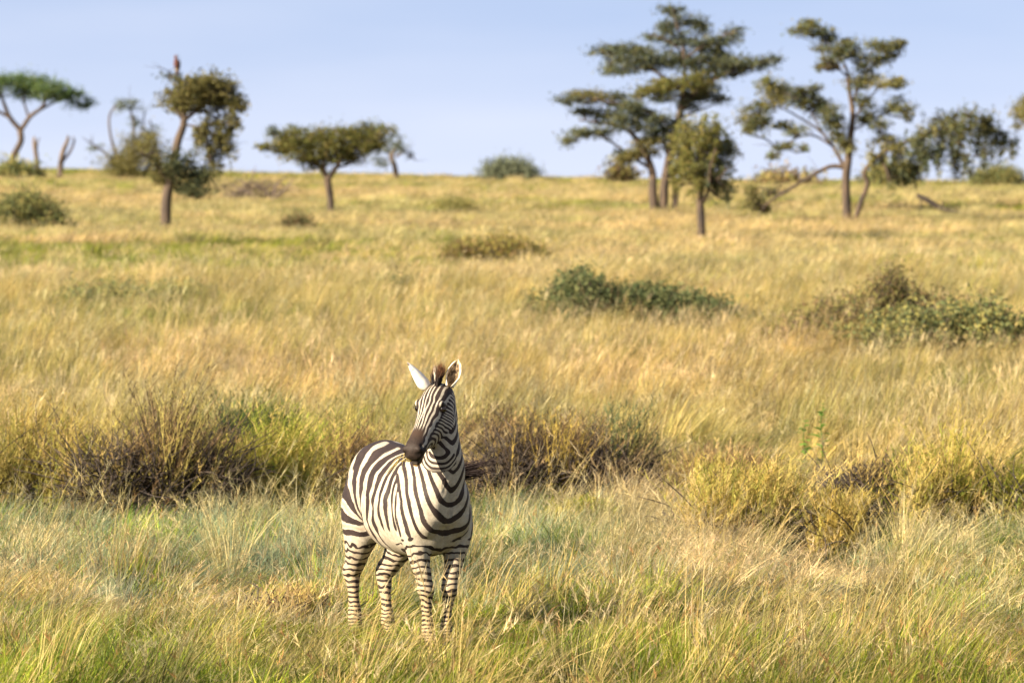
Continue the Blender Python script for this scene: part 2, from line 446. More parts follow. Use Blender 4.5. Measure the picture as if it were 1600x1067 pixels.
Vs = relax(V, 26); Vh = relax(V, 6)
wh = (inhead * smooth(.02, .12, t_))[:, None]; Vl = relax(V, 3)
lowleg = smooth(.62, .45, V[:, 2])[:, None]
V = Vs * (1 - wh) + Vh * wh
V = V * (1 - lowleg) + Vl * lowleg

# ---- head-space, nostrils, mouth
t_ = (V - POLL) @ HD / HSC; q_ = (V - POLL) @ HS / HSC; n_ = (V - POLL) @ HN / HSC
HW = np.interp(t_, HEADP[:, 0], HEADP[:, 1])
HDOR = np.interp(t_, HEADP[:, 0], HEADP[:, 2]); HVEN = np.interp(t_, HEADP[:, 0], HEADP[:, 3])
def near_head(p, r): return np.exp(-((t_ - p[0]) ** 2 + (np.abs(q_) - p[1]) ** 2 + (n_ - p[2]) ** 2) / r ** 2)
nost = near_head((.490, .044, -.040), .020) + near_head((.474, .054, -.030), .018) + near_head((.456, .058, -.022), .013)
push = -.016 * np.clip(nost, 0, 1.2)
mouthline = np.exp(-((n_ + .088 - .06 * (t_ - .5)) / .007) ** 2) * smooth(.40, .44, t_) * (n_ > -.13)
push = push - .007 * mouthline
push = push - .006 * near_head((.165, .100, -.040), .03)

# ---- which part of the body a point belongs to
def seg_near(P, line, rad):
    best = np.full(len(P), 9.0); arc = np.zeros(len(P)); L0 = 0
    for a, b, ra, rb in zip(line[:-1], line[1:], rad[:-1], rad[1:]):
        d = b - a; l = np.linalg.norm(d)
        u = np.clip(((P - a) @ d) / l ** 2, 0, 1)
        dist = np.linalg.norm(P - (a + u[:, None] * d), axis=1) / (ra + (rb - ra) * u)
        k = dist < best
        best = np.where(k, dist, best); arc = np.where(k, L0 + u * l, arc); L0 += l
    return best, arc
x, y, z = V.T
warp = (noise3(V * 5.0 + 9) - .5) * 1.0 + (noise3(V * 13.0 + 3) - .5) * .42 + (noise3(V * 34.0 + 7) - .5) * .16
# trunk field: upright on the barrel, fanning round the flank onto the haunch
PX, PZ = -.20, .80
xf = np.clip(x, PX, None)
g_lam = np.array([(PX, .0), (.0, 1.45), (.15, 2.9), (.26, 4.5), (.36, 6.6), (.70, 13.0)])
gx = np.interp(xf, g_lam[:, 0], g_lam[:, 1])
th = np.arctan2(np.clip(PX - x, 0, None), np.clip(z - PZ, 1e-4, None))
rear = x < PX
ph_rear = -th / (math.pi / 2) * 3.3
lowz = np.clip(PZ - z, 0, None)
ph_rear = ph_rear - np.where(rear, (np.log(.085) - np.log(.085 - .062 * np.clip(lowz, 0, .78))) / .062, 0)
ph_tr = np.where(rear, ph_rear, gx) + .35 + warp * .55 + (z - 1.0) * .9 * smooth(.0, -.5, x) * 0
front = smooth(.12, .40, x)
yc = np.interp(z, [1.0, 1.3, 1.5, 1.7], [0, -.007, -.03, -.046])
ay = np.sqrt((y - yc) ** 2 + .012 ** 2)
Mx = (x - .56) * np.interp(z, [.7, 1.0, 1.2, 1.4, 1.7], [1.2, 1.7, 1.4, 1.1, 1.1])
ph_chest = (z - .62 - np.interp(z, [.6, .75, 1.0, 1.3, 1.6], [.30, .55, 1.0, 1.25, 1.6]) * ay + Mx) / np.interp(z, [.7, .95, 1.2, 1.6], [.120, .160, .155, .110])
ph_chest = ph_chest + warp * .35 + .25
v_tr = np.cos(2 * math.pi * ph_tr); v_ch = np.cos(2 * math.pi * ph_chest)
wch = smooth(.27, .37, x + .10 * smooth(1.0, 1.3, z) - .06 * smooth(.2, .3, ay))
stripe = v_tr * (1 - wch) + v_ch * wch
thr = np.where(rear, .10, .0) - .12 + .30 * smooth(.15, .3, x) * 0 
bias = np.interp(z, [.6, .8, 1.0, 1.15, 1.25, 1.4], [.70, .35, -.05, -.42, -.62, -.65]) * (1 - wch) + wch * np.interp(z, [.6, 1.0, 1.2, 1.5], [.28, .26, .20, -.08])
bias = np.where(rear, np.interp(z, [.4, .6, .8, 1.0, 1.2, 1.35], [.30, .25, .0, -.22, -.45, -.6]), bias)
bias = bias + wch * .5 * np.exp(-(ay / .035) ** 2) * smooth(1.05, 1.15, z) * smooth(1.45, 1.35, z)
stripe = stripe + bias + 1.5 * smooth(.82, .735, z) * smooth(.02, .14, x) * smooth(.40, .30, x)
# spine line
stripe = stripe * (1 - np.exp(-(y / .03) ** 2) * (z > 1.2) * (x < .2)) - .8 * np.exp(-(y / .022) ** 2) * (z > 1.2) * (x < .2)
# forelegs
fd = []
for k in ('fr', 'fl'):
    lg = np.array(LEGS[k]); fd.append(seg_near(V, lg[1:, :3], lg[1:, 3])[0])
fdist = np.minimum(fd[0], fd[1])
side = np.where(fd[0] < fd[1], -1, 1); lx = np.where(side < 0, -.11, .13)
ph_leg = np.log(.0185 + .044 * np.clip(z, 0, 1)) / .044 + (np.abs(y - lx) * 3.0 - (x - .42) * 2.5) + warp * 1.0 + (noise3(V * 28) - .5) * .45
v_leg = np.cos(2 * math.pi * ph_leg) + np.interp(z, [.1, .4, .6, .8], [.05, .15, .35, .6])
wl_ = smooth(.80, .68, z) * (x > .2)
stripe = stripe * (1 - wl_) + v_leg * wl_
# hind legs keep the haunch field but in their own x, so that both legs carry rings
hd = []
for k in ('hr', 'hl'):
    lg = np.array(LEGS[k]); hd.append(seg_near(V, lg[2:, :3], lg[2:, 3])[0])
hdist = np.minimum(hd[0], hd[1])
ph_h = np.log(.018 + .052 * np.clip(z, 0, 1)) / .052 + (x + .45) * 2.2 + warp * .9 + (noise3(V * 28) - .5) * .7
v_h = np.cos(2 * math.pi * ph_h) + np.interp(z, [.1, .4, .6, .8], [.05, .20, .30, .35])
wh_ = smooth(.74, .64, z) * (x < .15) * smooth(1.35, 1.05, hdist)
stripe = stripe * (1 - wh_) + v_h * wh_
# face
qa = q_ / np.maximum(HW, .03)
topf = smooth(-.085, -.040, n_ - HDOR * .6)
bend = smooth(.02, .22, t_)
ph_f = np.abs(qa) ** .92 * np.interp(t_, [0, .08, .17, .3, .42], [4.2, 4.2, 4.4, 4.2, 3.8]) + .50 + np.clip(.09 - t_, 0, 1) * np.abs(qa) * -12 + (noise3(V * 24) - .5) * .5
dk = np.sqrt((t_ - .410) ** 2 + ((n_ + .125) * 1.1) ** 2 + 1e-5)
ph_s = dk / np.interp(dk, [0, .1, .25], [.030, .032, .023]) + .15 + (noise3(V * 16 + 5) - .5) * .5
v_f = np.cos(2 * math.pi * ph_f) - .12 - .28 * smooth(.24, .12, t_); v_s = np.cos(2 * math.pi * ph_s) - .02
v_face = v_f * topf + v_s * (1 - topf)
headd = seg_near(V, np.array([head_pt(.0, 0, -.09), head_pt(.17, 0, -.125), head_pt(.35, 0, -.080), head_pt(.5, 0, -.06)]), np.array([.10, .140, .090, .065]))[0]
neckd = seg_near(V, NK[1:, :3], (NK[1:, 3] + NK[1:, 4]) / 2)[0]
wf = smooth(-.10, .10, neckd - headd - .12) * (z > 1.2)
wf = np.maximum(wf, smooth(.30, .36, t_) * inhead)
wf = np.maximum(wf, smooth(-.035, .0, t_) * smooth(-.12, -.08, n_) * (np.abs(q_) < .125) * (n_ < .09))
stripe = stripe * (1 - wf) + v_face * wf
muz = smooth(.318, .362, t_ - .125 * smooth(.50, 1.0, np.abs(qa)) - .15 * np.clip(-n_ - .05, 0, 1) + (noise3(V * 30) - .5) * .02) * wf * smooth(-.118, -.095, n_)
eyer = np.exp(-(((t_ - .160) / .040) ** 2 + ((n_ + .030) / .028) ** 2)) * (np.abs(q_) > .06) * wf
muz = np.maximum(muz, smooth(.35, .7, eyer))
tan = smooth(.425, .46, t_) * smooth(-.112, -.122, n_) * np.exp(-(q_ / .035) ** 2) * wf  # chin: sunlight on stained cream hair, painted in as orange
tan = np.maximum(tan, .9 * np.exp(-(((t_ - .20) / .05) ** 2 + ((q_ - .01) / .04) ** 2)) * smooth(-.24, -.27, n_) * (wf > .2))
lipg = smooth(.39, .43, t_) * smooth(-.098, -.108, n_) * wf
muz = np.maximum(muz, lipg)
muz = muz * (1 - tan)
hoof = smooth(.062, .050, z)
for nm, arr in (('stripe', stripe), ('muzzle', np.clip(muz, 0, 1)), ('tan', np.clip(tan, 0, 1)), ('faint_stripe', np.where((x < .05) & (z > .72), smooth(.55, .95, stripe - bias * .3), 0) * smooth(.10, -.25, x) * .45), ('leg', smooth(.80, .15, z) * .80), ('bridge', np.clip(np.exp(-((t_ - .372) / .040) ** 2) * smooth(1.0, .5, np.abs(qa)) * smooth(-.05, -.02, n_) * muz * wf, 0, 1) * .9), ('hoof', hoof), ('pit', np.clip(nost, 0, 1) + .8 * mouthline)):
    a_ = zm.attributes.new(nm, 'FLOAT', 'POINT'); a_.data.foreach_set('value', arr.astype(np.float32))
# normals for the small dents
zm.vertices.foreach_set('co', V.astype(np.float32).ravel()); zm.update()
NO = np.empty(nv * 3); zm.vertex_normals.foreach_get('vector', NO); NO = NO.reshape(-1, 3)
groove = -.016 * np.exp(-(ay / .018) ** 2) * smooth(.42, .52, x) * smooth(.66, .74, z) * smooth(1.22, 1.05, z)          # between the breast muscles
groove = groove - .014 * np.exp(-((x - .27 + .25 * (z - .95)) / .030) ** 2) * smooth(.70, .80, z) * smooth(1.2, 1.05, z) * (np.abs(y) > .12)     # behind the shoulder
groove = groove - .012 * np.exp(-((x + .24 - .30 * (z - .85)) / .035) ** 2) * smooth(.66, .75, z) * smooth(1.12, .98, z) * (np.abs(y) > .12)     # in front of the thigh
groove = groove + .004 * np.sin((x + .06 * np.sin(z * 9)) * 95) * smooth(-.22, -.12, x) * smooth(.20, .10, x) * smooth(.70, .80, z) * smooth(1.12, 1.0, z)   # ribs
V = V + NO * (groove * (1 - wf))[:, None]
V = V + NO * (push * wf)[:, None] + NO * ((noise3(V * 9.0) - .5) * .009 + (noise3(V * [6, 6, 4.0] + 20) - .5) * .014 * (z > .55) * (1 - wf))[:, None]
zm.vertices.foreach_set('co', V.astype(np.float32).ravel()); zm.update()
zm.polygons.foreach_set('use_smooth', np.ones(len(zm.polygons), bool))

M_COAT, N, L = mat_new('zebra_coat')
p = N['Principled BSDF']; p.inputs['Roughness'].default_value = .6; p.inputs['Specular IOR Level'].default_value = .12
p.inputs['Sheen Weight'].default_value = .0
def att(nm):
    a = N.new('ShaderNodeAttribute'); a.attribute_name = nm; return a
def mixc(f, a, b):
    m = N.new('ShaderNodeMix'); m.data_type = 'RGBA'
    L.new(f, m.inputs[0])
    for s_, k in ((a, 6), (b, 7)):
        if isinstance(s_, tuple): m.inputs[k].default_value = (*s_, 1)
        else: L.new(s_, m.inputs[k])
    return m.outputs[2]
tc = N.new('ShaderNodeTexCoord')
nf = N.new('ShaderNodeTexNoise'); nf.inputs['Scale'].default_value = 90; nf.inputs['Detail'].default_value = 3
L.new(tc.outputs['Object'], nf.inputs['Vector'])
nb = N.new('ShaderNodeTexNoise'); nb.inputs['Scale'].default_value = 7; nb.inputs['Detail'].default_value = 4
L.new(tc.outputs['Object'], nb.inputs['Vector'])
ad = N.new('ShaderNodeMath'); ad.operation = 'MULTIPLY_ADD'; ad.inputs[1].default_value = .5; 
L.new(nf.outputs[0], ad.inputs[0]); L.new(att('stripe').outputs['Fac'], ad.inputs[2])
rs = N.new('ShaderNodeMapRange'); rs.interpolation_type = 'SMOOTHSTEP'
rs.inputs[1].default_value = .08; rs.inputs[2].default_value = .44
L.new(ad.outputs[0], rs.inputs[0])
white = mixc(nb.outputs[0], (.385, .35, .29), (.325, .275, .195))
white = mixc(att('faint_stripe').outputs['Fac'], white, (.20, .13, .085))  # faint brown coat stripes inside the white rump bands
white = mixc(att('leg').outputs['Fac'], white, (.36, .25, .125))
dark = mixc(nb.outputs[0], (.009, .007, .008), (.052, .036, .030))
c = mixc(rs.outputs[0], dark, white)
nh = N.new('ShaderNodeTexNoise'); nh.inputs['Scale'].default_value = 34; nh.inputs['Detail'].default_value = 5; nh.inputs['Roughness'].default_value = .7
L.new(tc.outputs['Object'], nh.inputs['Vector'])
hr_ = N.new('ShaderNodeMapRange'); hr_.inputs[1].default_value = .3; hr_.inputs[2].default_value = .7; hr_.inputs[3].default_value = .74; hr_.inputs[4].default_value = 1.22
L.new(nh.outputs[0], hr_.inputs[0])
hs_ = N.new('ShaderNodeVectorMath'); hs_.operation = 'SCALE'
L.new(c, hs_.inputs[0]); L.new(hr_.outputs[0], hs_.inputs['Scale']); c = hs_.outputs[0]
c = mixc(att('muzzle').outputs['Fac'], c, mixc(nf.outputs[0], (.008, .006, .006), (.046, .032, .024)))
c = mixc(att('bridge').outputs['Fac'], c, (.040, .024, .016))
c = mixc(att('tan').outputs['Fac'], c, (.50, .25, .05))  # sunlit orange put into the chin and throat colour
c = mixc(att('hoof').outputs['Fac'], c, (.05, .042, .036))
c = mixc(att('pit').outputs['Fac'], c, (.008, .006, .006))
L.new(c, p.inputs['Base Color'])
bp = N.new('ShaderNodeBump'); bp.inputs['Strength'].default_value = .25; bp.inputs['Distance'].default_value = .004
L.new(nf.outputs[0], bp.inputs['Height']); L.new(bp.outputs[0], p.inputs['Normal'])
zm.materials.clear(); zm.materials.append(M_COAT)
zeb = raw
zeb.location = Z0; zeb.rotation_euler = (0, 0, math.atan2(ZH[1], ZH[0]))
zeb.location.z = gz(Z0[0], Z0[1]) - .01
tag(zeb, 'striped zebra standing in the grass with its head turned towards the camera', 'zebra')

# eyes, ears, mane, tail
M_EYE, N, L = mat_new('eye'); p = N['Principled BSDF']
p.inputs['Base Color'].default_value = (.008, .005, .004, 1); p.inputs['Roughness'].default_value = .08
for sg in (-1, 1):
    mb = MB(); ball(mb, head_pt(.165, sg * .0805, -.040), .0235)
    mb.obj('eye', M_EYE, zeb)
    mb = MB()                                         # lashes over the eye
    for k in range(7):
        a = k / 6 - .5
        b0 = head_pt(.160 + a * .034, sg * .098, -.026)
        tube(mb, [b0, b0 + HS * sg * .007 + HN * .001, b0 + HS * sg * .012 - HN * .007], [.0016, .0012, .0004], 4, 2, c=(.012, .008, .007))
    mb.obj('eyelashes', mat_tint('lash') if sg < 0 else bpy.data.materials['lash'], zeb)
M_EAR = mat_tint('ear_fur', .8)
M_MANE = mat_tint('mane_hair', .75)
def ear(base, tip, face, width, dark_in, outline):
    base = np.asarray(base); ax = np.asarray(tip) - base; Ln = np.linalg.norm(ax); ax = ax / Ln
    f = np.asarray(face, float); f = f - (f @ ax) * ax; f /= np.linalg.norm(f)
    sd = np.cross(ax, f)
    nu, nvv = 22, 17
    u = np.linspace(0, 1, nu)
    w = width * np.interp(u, [0, .08, .2, .4, .6, .8, .92, 1], outline)
    cup = np.interp(u, [0, .15, .4, .8, 1], [2.75, 2.3, 1.75, 1.35, 1.0])
    mb = MB(); rows = []
    for layer in (0, 1):
        P = np.zeros((nu, nvv, 3)); C = np.zeros((nu, nvv, 3))
        for a in range(nu):
            ph = np.linspace(-1, 1, nvv) * cup[a]
            rr = w[a] - (.0065 if layer else 0) * min(1, w[a] / .012)
            for b in range(nvv):
                P[a, b] = base + ax * (Ln * u[a]) + sd * rr * math.sin(ph[b]) - f * (rr * .85 * math.cos(ph[b])) + f * (.25 * w[a] - .02 * (u[a] - .5) ** 2)
                edge = abs(ph[b]) / cup[a]
                if layer == 0:
                    col = np.array((.78, .72, .62))
                    if u[a] > .86 and edge > .3: col = np.array((.10, .075, .06))
                    elif .70 < u[a] < .76 and ph[b] > .5: col = np.array((.35, .29, .24))
                    elif u[a] < .22 and int(u[a] * 30) % 3 == 0: col = np.array((.12, .09, .08))
                else:
                    nn = noise3(np.array([[u[a] * 9, ph[b] * 3, width * 50]]))[0]
                    rim = np.array((.62, .48, .30))
                    dk = np.array((.09, .060, .036)) if nn > .50 else np.array((.42, .30, .16))
                    k = float(smooth(.66, .46, edge) * smooth(.93, .78, u[a]) * dark_in)
                    col = rim * (1 - k) + dk * k
                C[a, b] = col
        idx = np.arange(nu * nvv).reshape(nu, nvv)
        F = np.stack([idx[:-1, :-1], idx[:-1, 1:], idx[1:, 1:], idx[1:, :-1]], -1).reshape(-1, 4)
        mb.add(P.reshape(-1, 3), F if layer == 0 else F[:, ::-1], c=C.reshape(-1, 3))
        rows.append(idx + layer * nu * nvv)
    A, B = rows
    for e in (0, nvv - 1):
        mb.f4.append(np.stack([A[:-1, e], A[1:, e], B[1:, e], B[:-1, e]], -1))
    mb.f4.append(np.stack([A[-1, :-1], A[-1, 1:], B[-1, 1:], B[-1, :-1]], -1))
    # inner hair
    rg = np.random.default_rng(int(width * 1e5))
    for k in range(60 if dark_in > .5 else 14):
        uu = rg.uniform(.10, .62); a = rg.uniform(-1.2, 1.2)
        ww = np.interp(uu, u, w)
        b0 = base + ax * Ln * uu + sd * ww * math.sin(a) * .85 - f * ww * .6 * math.cos(a)
        d = f * rg.uniform(.012, .026) + ax * rg.uniform(.015, .04) - sd * math.sin(a) * .012
        tube(mb, [b0, b0 + d * .6, b0 + d], [.0022, .0015, .0004], 3, 1, c=(.60, .46, .28) if rg.random() < .55 else (.09, .06, .04))
    return mb.obj('ear', M_EAR, zeb)
ear(head_pt(.020, -.062, -.020), head_pt(.020, -.062, -.020) + zl((-.142, -.02, .162)), zl((-.62, .35, -.25)), .046, .6, [.80, .96, 1.08, 1.06, .90, .60, .34, .06])
ear(head_pt(.005, .070, -.030), head_pt(.005, .070, -.030) + zl((.060, .02, .184)), zl((-.10, -1, .1)), .047, 1.0, [.62, .70, .86, 1, .95, .68, .40, .06])

mb = MB(); rg = np.random.default_rng(5)
nape = np.array([head_pt(.035, .004, .020), head_pt(.00, .004, .010), POLL + np.array([-.055, .0, -.01]), NK[5, :3] + [-.115, 0, .01], NK[4, :3] + [-.140, 0, .01],
                 NK[3, :3] + [-.165, 0, .01], NK[2, :3] + [-.21, 0, .03], NK[1, :3] + [-.21, 0, .13]])
upd = np.array([zl((.16, .05, 1)), zl((.16, .15, 1)), np.array([-.45, 0, .9]), np.array([-.8, 0, .6]), np.array([-.9, 0, .45]), np.array([-.9, 0, .45]), np.array([-.85, 0, .55]), np.array([-.6, 0, .8])])
hl = np.array([.080, .110, .105, .11, .11, .105, .085, .03])
nap = spline(np.concatenate([nape, upd, hl[:, None]], 1), 12)
for k in range(3200):
    f = rg.random() * (len(nap) - 1); i0 = int(f); r = nap[i0] * (1 - f + i0) + nap[min(i0 + 1, len(nap) - 1)] * (f - i0)
    lat = HS * (rg.normal() * .0065 + .012) if i0 < 26 else np.array([0, 1, 0]) * (rg.normal() * .010 + .02)
    b0 = r[:3] + lat - r[3:6] / np.linalg.norm(r[3:6]) * .015
    d = r[3:6] / np.linalg.norm(r[3:6]) + rg.normal(size=3) * .10 + lat * 6
    h = r[6] * rg.uniform(.8, 1.12) + .02
    arc = i0 / 12.0
    band = math.cos(2 * math.pi * arc * 1.7 + .8)
    root = np.array((.62, .54, .42)) if band > .25 and i0 > 16 else np.array((.022, .015, .013))
    tipc = np.array((.15, .062, .020))
    wv = np.cross(d, rg.normal(size=3)); wv /= np.linalg.norm(wv); wv *= rg.uniform(.0010, .0020)
    P = [b0 - wv, b0 + wv, b0 + d * h * .6 - wv * .8, b0 + d * h * .6 + wv * .8, b0 + d * h + rg.normal(size=3) * .008]
    mid_ = root * .75 + np.array((.02, .014, .012)) * .25
    mb.add(P, [[0, 1, 3, 2]], [[2, 3, 4]], c=np.array([root, root, mid_, mid_, tipc]))
mb.obj('mane', M_MANE, zeb)

# tail swung out to the zebra's left, dark tuft blown by the flick
def zpt(px, row, d):
    w = np.array(at(px, row, d)) - Z0; return np.array([w @ ZH, w @ ZL, w[2]])
tp = np.array([(-.66, .0, 1.20), (-.73, .06, 1.21), (-.76, .20, 1.17), (-.76, .36, 1.12), (-.76, .50, 1.105)])
mb = MB(); tube(mb, tp, [.045, .036, .028, .022, .016], 10, 6, c=(.62, .55, .44))
tl = mb.obj('tail', M_MANE, zeb)
mb = MB(); e1 = zpt(770, 727, 38.75)
for k in range(420):
    s0 = rg.uniform(.55, 1.0)
    b0 = np.array([np.interp(s0, np.linspace(0, 1, 5), tp[:, j]) for j in range(3)]) + rg.normal(size=3) * .010
    ln = rg.uniform(.35, 1.05)
    lobe = np.array([0, 0, .035]) if rg.random() < .5 else np.array([0, .0, -.03])
    tgt = e1 + lobe * 1.1 + rg.normal(size=3) * np.array([.03, .02, .014])
    e = b0 + (tgt - b0) * ln
    m_ = (b0 + e) / 2 + np.array([0, 0, -.035]) + rg.normal(size=3) * .010
    tube(mb, [b0, m_, e], [.0035, .003, .0006], 3, 3, c=np.array((.020, .013, .012)) * rg.uniform(.7, 2.0))
mb.obj('tail_tuft', M_MANE, zeb)

# grass stems held between its lips
mb = MB(); mo = Z0 + ZH * 0
lip = head_pt(.515, -.035, -.09)
lipw = Z0 + ZH * lip[0] + ZL * lip[1] + np.array([0, 0, lip[2]])
for k in range(6):
    e = np.array(at(600 + k * 5 + rg.uniform(-4, 4), 742 - k * 2.0 + rg.uniform(-5, 5), 37.45))
    m_ = lipw * .5 + e * .5 + np.array([0, 0, .025 + .012 * k])
    tube(mb, [lipw + np.array([.05 + .005 * k, .02, .0]), lipw + rg.normal(size=3) * .004, m_, e], [.002, .0024, .002, .0008], 4, 4, c=(.40, .32, .12))
o = mb.obj('grass_stem', M_GRASS)
tag(o, 'dry yellow grass stems hanging out of the zebra\'s mouth', 'grass stems')

# ------------------------------------------------------------------ trees
G_DARK = [(.100, .120, .065), (.135, .145, .070), (.17, .16, .07), (.085, .110, .070)]
G_OLIVE = [(.18, .17, .065), (.22, .20, .07), (.15, .15, .065), (.26, .22, .085)]
G_BRIGHT = [(0.19, 0.18, 0.053), (0.15, 0.156, 0.048), (0.23, 0.189, 0.066), (0.12, 0.132, 0.047)]
G_RICH = [(.090, .140, .052), (.11, .16, .056), (.07, .118, .052), (.14, .17, .055)]
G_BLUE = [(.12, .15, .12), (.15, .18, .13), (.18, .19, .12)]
G_DRY = [(.20, .14, .06), (.15, .11, .05), (.24, .18, .08)]

def foliage_pad(mb, tw, c, r, n, pal, rng, sub=9, leaf=.085, droop=0.0, src=None):
    """one leafy pad: clumps of leaf sprays on twigs, gaps between the clumps"""
    c = np.asarray(c, float); r = np.asarray(r, float)
    u = rng.normal(size=(sub, 3)); u /= np.linalg.norm(u, axis=1, keepdims=True)
    u *= rng.uniform(.10, 1.15, (sub, 1)) ** .7
    cs = c + u * r
    per = max(6, int(n / sub))
    for k in range(sub):
        s = r * rng.uniform(.16, .52) + .03
        P = cs[k] + rng.normal(size=(per, 3)) * s * np.array([1, 1, .75])
        if droop:
            L_ = rng.uniform(0, 1, per) ** 1.3 * droop
            st_ = rng.integers(0, 5, per)                    # hanging strands
            ax_ = cs[k] + rng.normal(size=(5, 3)) * s
            P = ax_[st_] + rng.normal(size=(per, 3)) * .05
            P[:, 2] -= L_
        leaves(mb, P, leaf, pal, rng, flat=.5)
        if tw is not None:
            a = src if src is not None else c - np.array([0, 0, r[2]])
            m_ = (np.asarray(a) + cs[k]) / 2 + rng.normal(size=3) * .06 - np.array([0, 0, .05])
            tube(tw, [a, m_, cs[k]], [.022, .014, .005], 3, 2)
            if droop and rng.random() < .7:
                e = cs[k] - np.array([rng.normal() * .08, rng.normal() * .08, droop * rng.uniform(.5, .9)])
                tube(tw, [cs[k], (cs[k] + e) / 2 + rng.normal(size=3) * .04, e], [.008, .006, .003], 3, 2)

def tree(name, label, cat, base, limbs, pads, pal, seed, d=None, group=None, dens=1.0, leaf=.085, bark=None, droops=(), flat_depth=.85, twiggy=0, twig_mat=None):
    """limbs: lists of (px, row, radius px[, depth m]); pads: (px, row, rx, ry[, depth m[, palette]]) - all at the tree's own distance"""
    rng = np.random.default_rng(seed)
    own_d = d is not None
    d = d or dist_of(base[0], base[1] + 9); k = d / FPX        # the grass hides the foot of the trunk
    org = np.array(at(base[0], base[1], d)); org[2] = gz(org[0], org[1])
    lift = 0.0 if not own_d else org[2] - np.array(at(base[0], base[1], d))[2]
    root = empty(name, org)
    tag(root, label, cat, group)
    def loc(px, row, dy=0.0):
        w = np.array(at(px, row, d)); w[1] += dy; w[2] += lift * 1.0
        return w - org
    tm = MB(); nodes = []
    for li, lb in enumerate(limbs):
        dy = rng.normal() * .35 if li else 0
        pts = []
        for i_, q in enumerate(lb):
            off = q[3] if len(q) > 3 else dy * i_ / max(1, len(lb) - 1) * 1.5
            pts.append(loc(q[0], q[1], off))
        if li == 0 or lb[0][1] >= base[1] - 6: pts[0][2] -= .55 if not own_d else .25
        rr = [(q[2] * 1.12 + .25) * k for q in lb]
        pts = np.array(pts)
        pts[1:-1] += rng.normal(size=pts[1:-1].shape) * k * 1.2
        tube(tm, pts, rr, 8, 5)
        sp = spline(np.concatenate([pts, np.array(rr)[:, None]], 1), 5)
        nodes.extend(sp[len(sp) // 4:])
    # root flare
    b0 = loc(limbs[0][0][0], limbs[0][0][1]); r0 = limbs[0][0][2] * k
    for a in range(5):
        an = a * 1.256 + rng.random()
        e = b0 + np.array([math.cos(an), math.sin(an), 0]) * r0 * 2.0 - np.array([0, 0, .12])
        tube(tm, [b0 + [0, 0, r0 * 3], b0 + np.array([math.cos(an), math.sin(an), 0]) * r0 * .8 + [0, 0, r0 * .6], e], [r0 * .5, r0 * .5, r0 * .2], 5, 3)
    nodes = np.array(nodes)
    cm = MB(); tw = MB()
    for pi, pd in enumerate(pads):
        dy = pd[4] if len(pd) > 4 and pd[4] is not None else rng.uniform(-1, 1) * 22 * k
        c = loc(pd[0], pd[1], dy)
        r = np.array([pd[2] * k, pd[2] * k * flat_depth, pd[3] * k * 1.15]) * 1.24
        pl = pd[5] if len(pd) > 5 else pal
        dist = np.linalg.norm((nodes[:, :3] - c) * [1, .6, 1.2], axis=1) + np.where(nodes[:, 2] > c[2] + .1, .6, 0)
        src = nodes[np.argmin(dist)]
        hub = c - np.array([0, 0, r[2] * .5])
        tube(tw, [src[:3], (src[:3] + hub) / 2 + rng.normal(size=3) * .08 - [0, 0, .04], hub], [min(src[3], .05) * .9, .03, .018], 5, 3)
        thin = .95 if pi < len(droops) and droops[pi] > .4 else 1.0
        n = int(thin * pd[2] * pd[3] * 2.7 * dens * (k / .0225) ** 0.5)
        foliage_pad(cm, tw, c, r, n, pl, rng, sub=max(6, int(math.sqrt(pd[2] * pd[3]) * .75)), leaf=leaf * .70, src=hub,
                    droop=droops[pi] if pi < len(droops) else 0)
    for t_ in range(twiggy):                           # bare outer twigs
        nd = nodes[rng.integers(len(nodes) // 2, len(nodes))]
        e = nd[:3] + rng.normal(size=3) * np.array([.38, .38, .26]) + [0, 0, .22]
        tube(tw, [nd[:3], (nd[:3] + e) / 2 + rng.normal(size=3) * .1, e], [.014, .010, .003], 3, 2)
    tm.obj('trunk', bark or M_BARK, root)
    if tw.n: tw.obj('twigs', twig_mat or M_TWIG, root)['kind'] = 'stuff'
    if cm.n: cm.obj('crown', M_LEAF, root)['kind'] = 'stuff'
    return root, loc, k

GT = 'acacia trees on the ridge'
# flat umbrella thorn at the left edge
tree('umbrella_tree', 'flat-topped umbrella acacia with a rich green crown and forked trunk, beside two bare stumps', 'tree', (12, 276),
     [[(12, 276, 5), (20, 248, 4.2), (31, 225, 4), (32, 208, 4)], [(32, 208, 3.4), (18, 190, 3), (8, 168, 2.4), (2, 148, 1.5)], [(32, 210, 3.2), (46, 190, 2.8), (64, 176, 2.2), (72, 160, 1.8), (71, 146, 1)],
      [(18, 190, 2.2), (-12, 172, 1.8), (-30, 150, 1)], [(64, 176, 1.8), (88, 164, 1.3), (108, 156, .8)], [(46, 190, 1.5), (40, 165, 1.2), (38, 146, .8)]],
     [(-45, 146, 22, 9), (-22, 140, 24, 12), (5, 137, 26, 13), (30, 135, 24, 12), (56, 137, 26, 12), (82, 143, 24, 12), (104, 151, 20, 11), (122, 161, 15, 9), (134, 169, 9, 6), (42, 150, 18, 7), (90, 156, 14, 8), (-5, 150, 16, 6)],
     G_RICH, 21, d=319, dens=1.7, leaf=.11)
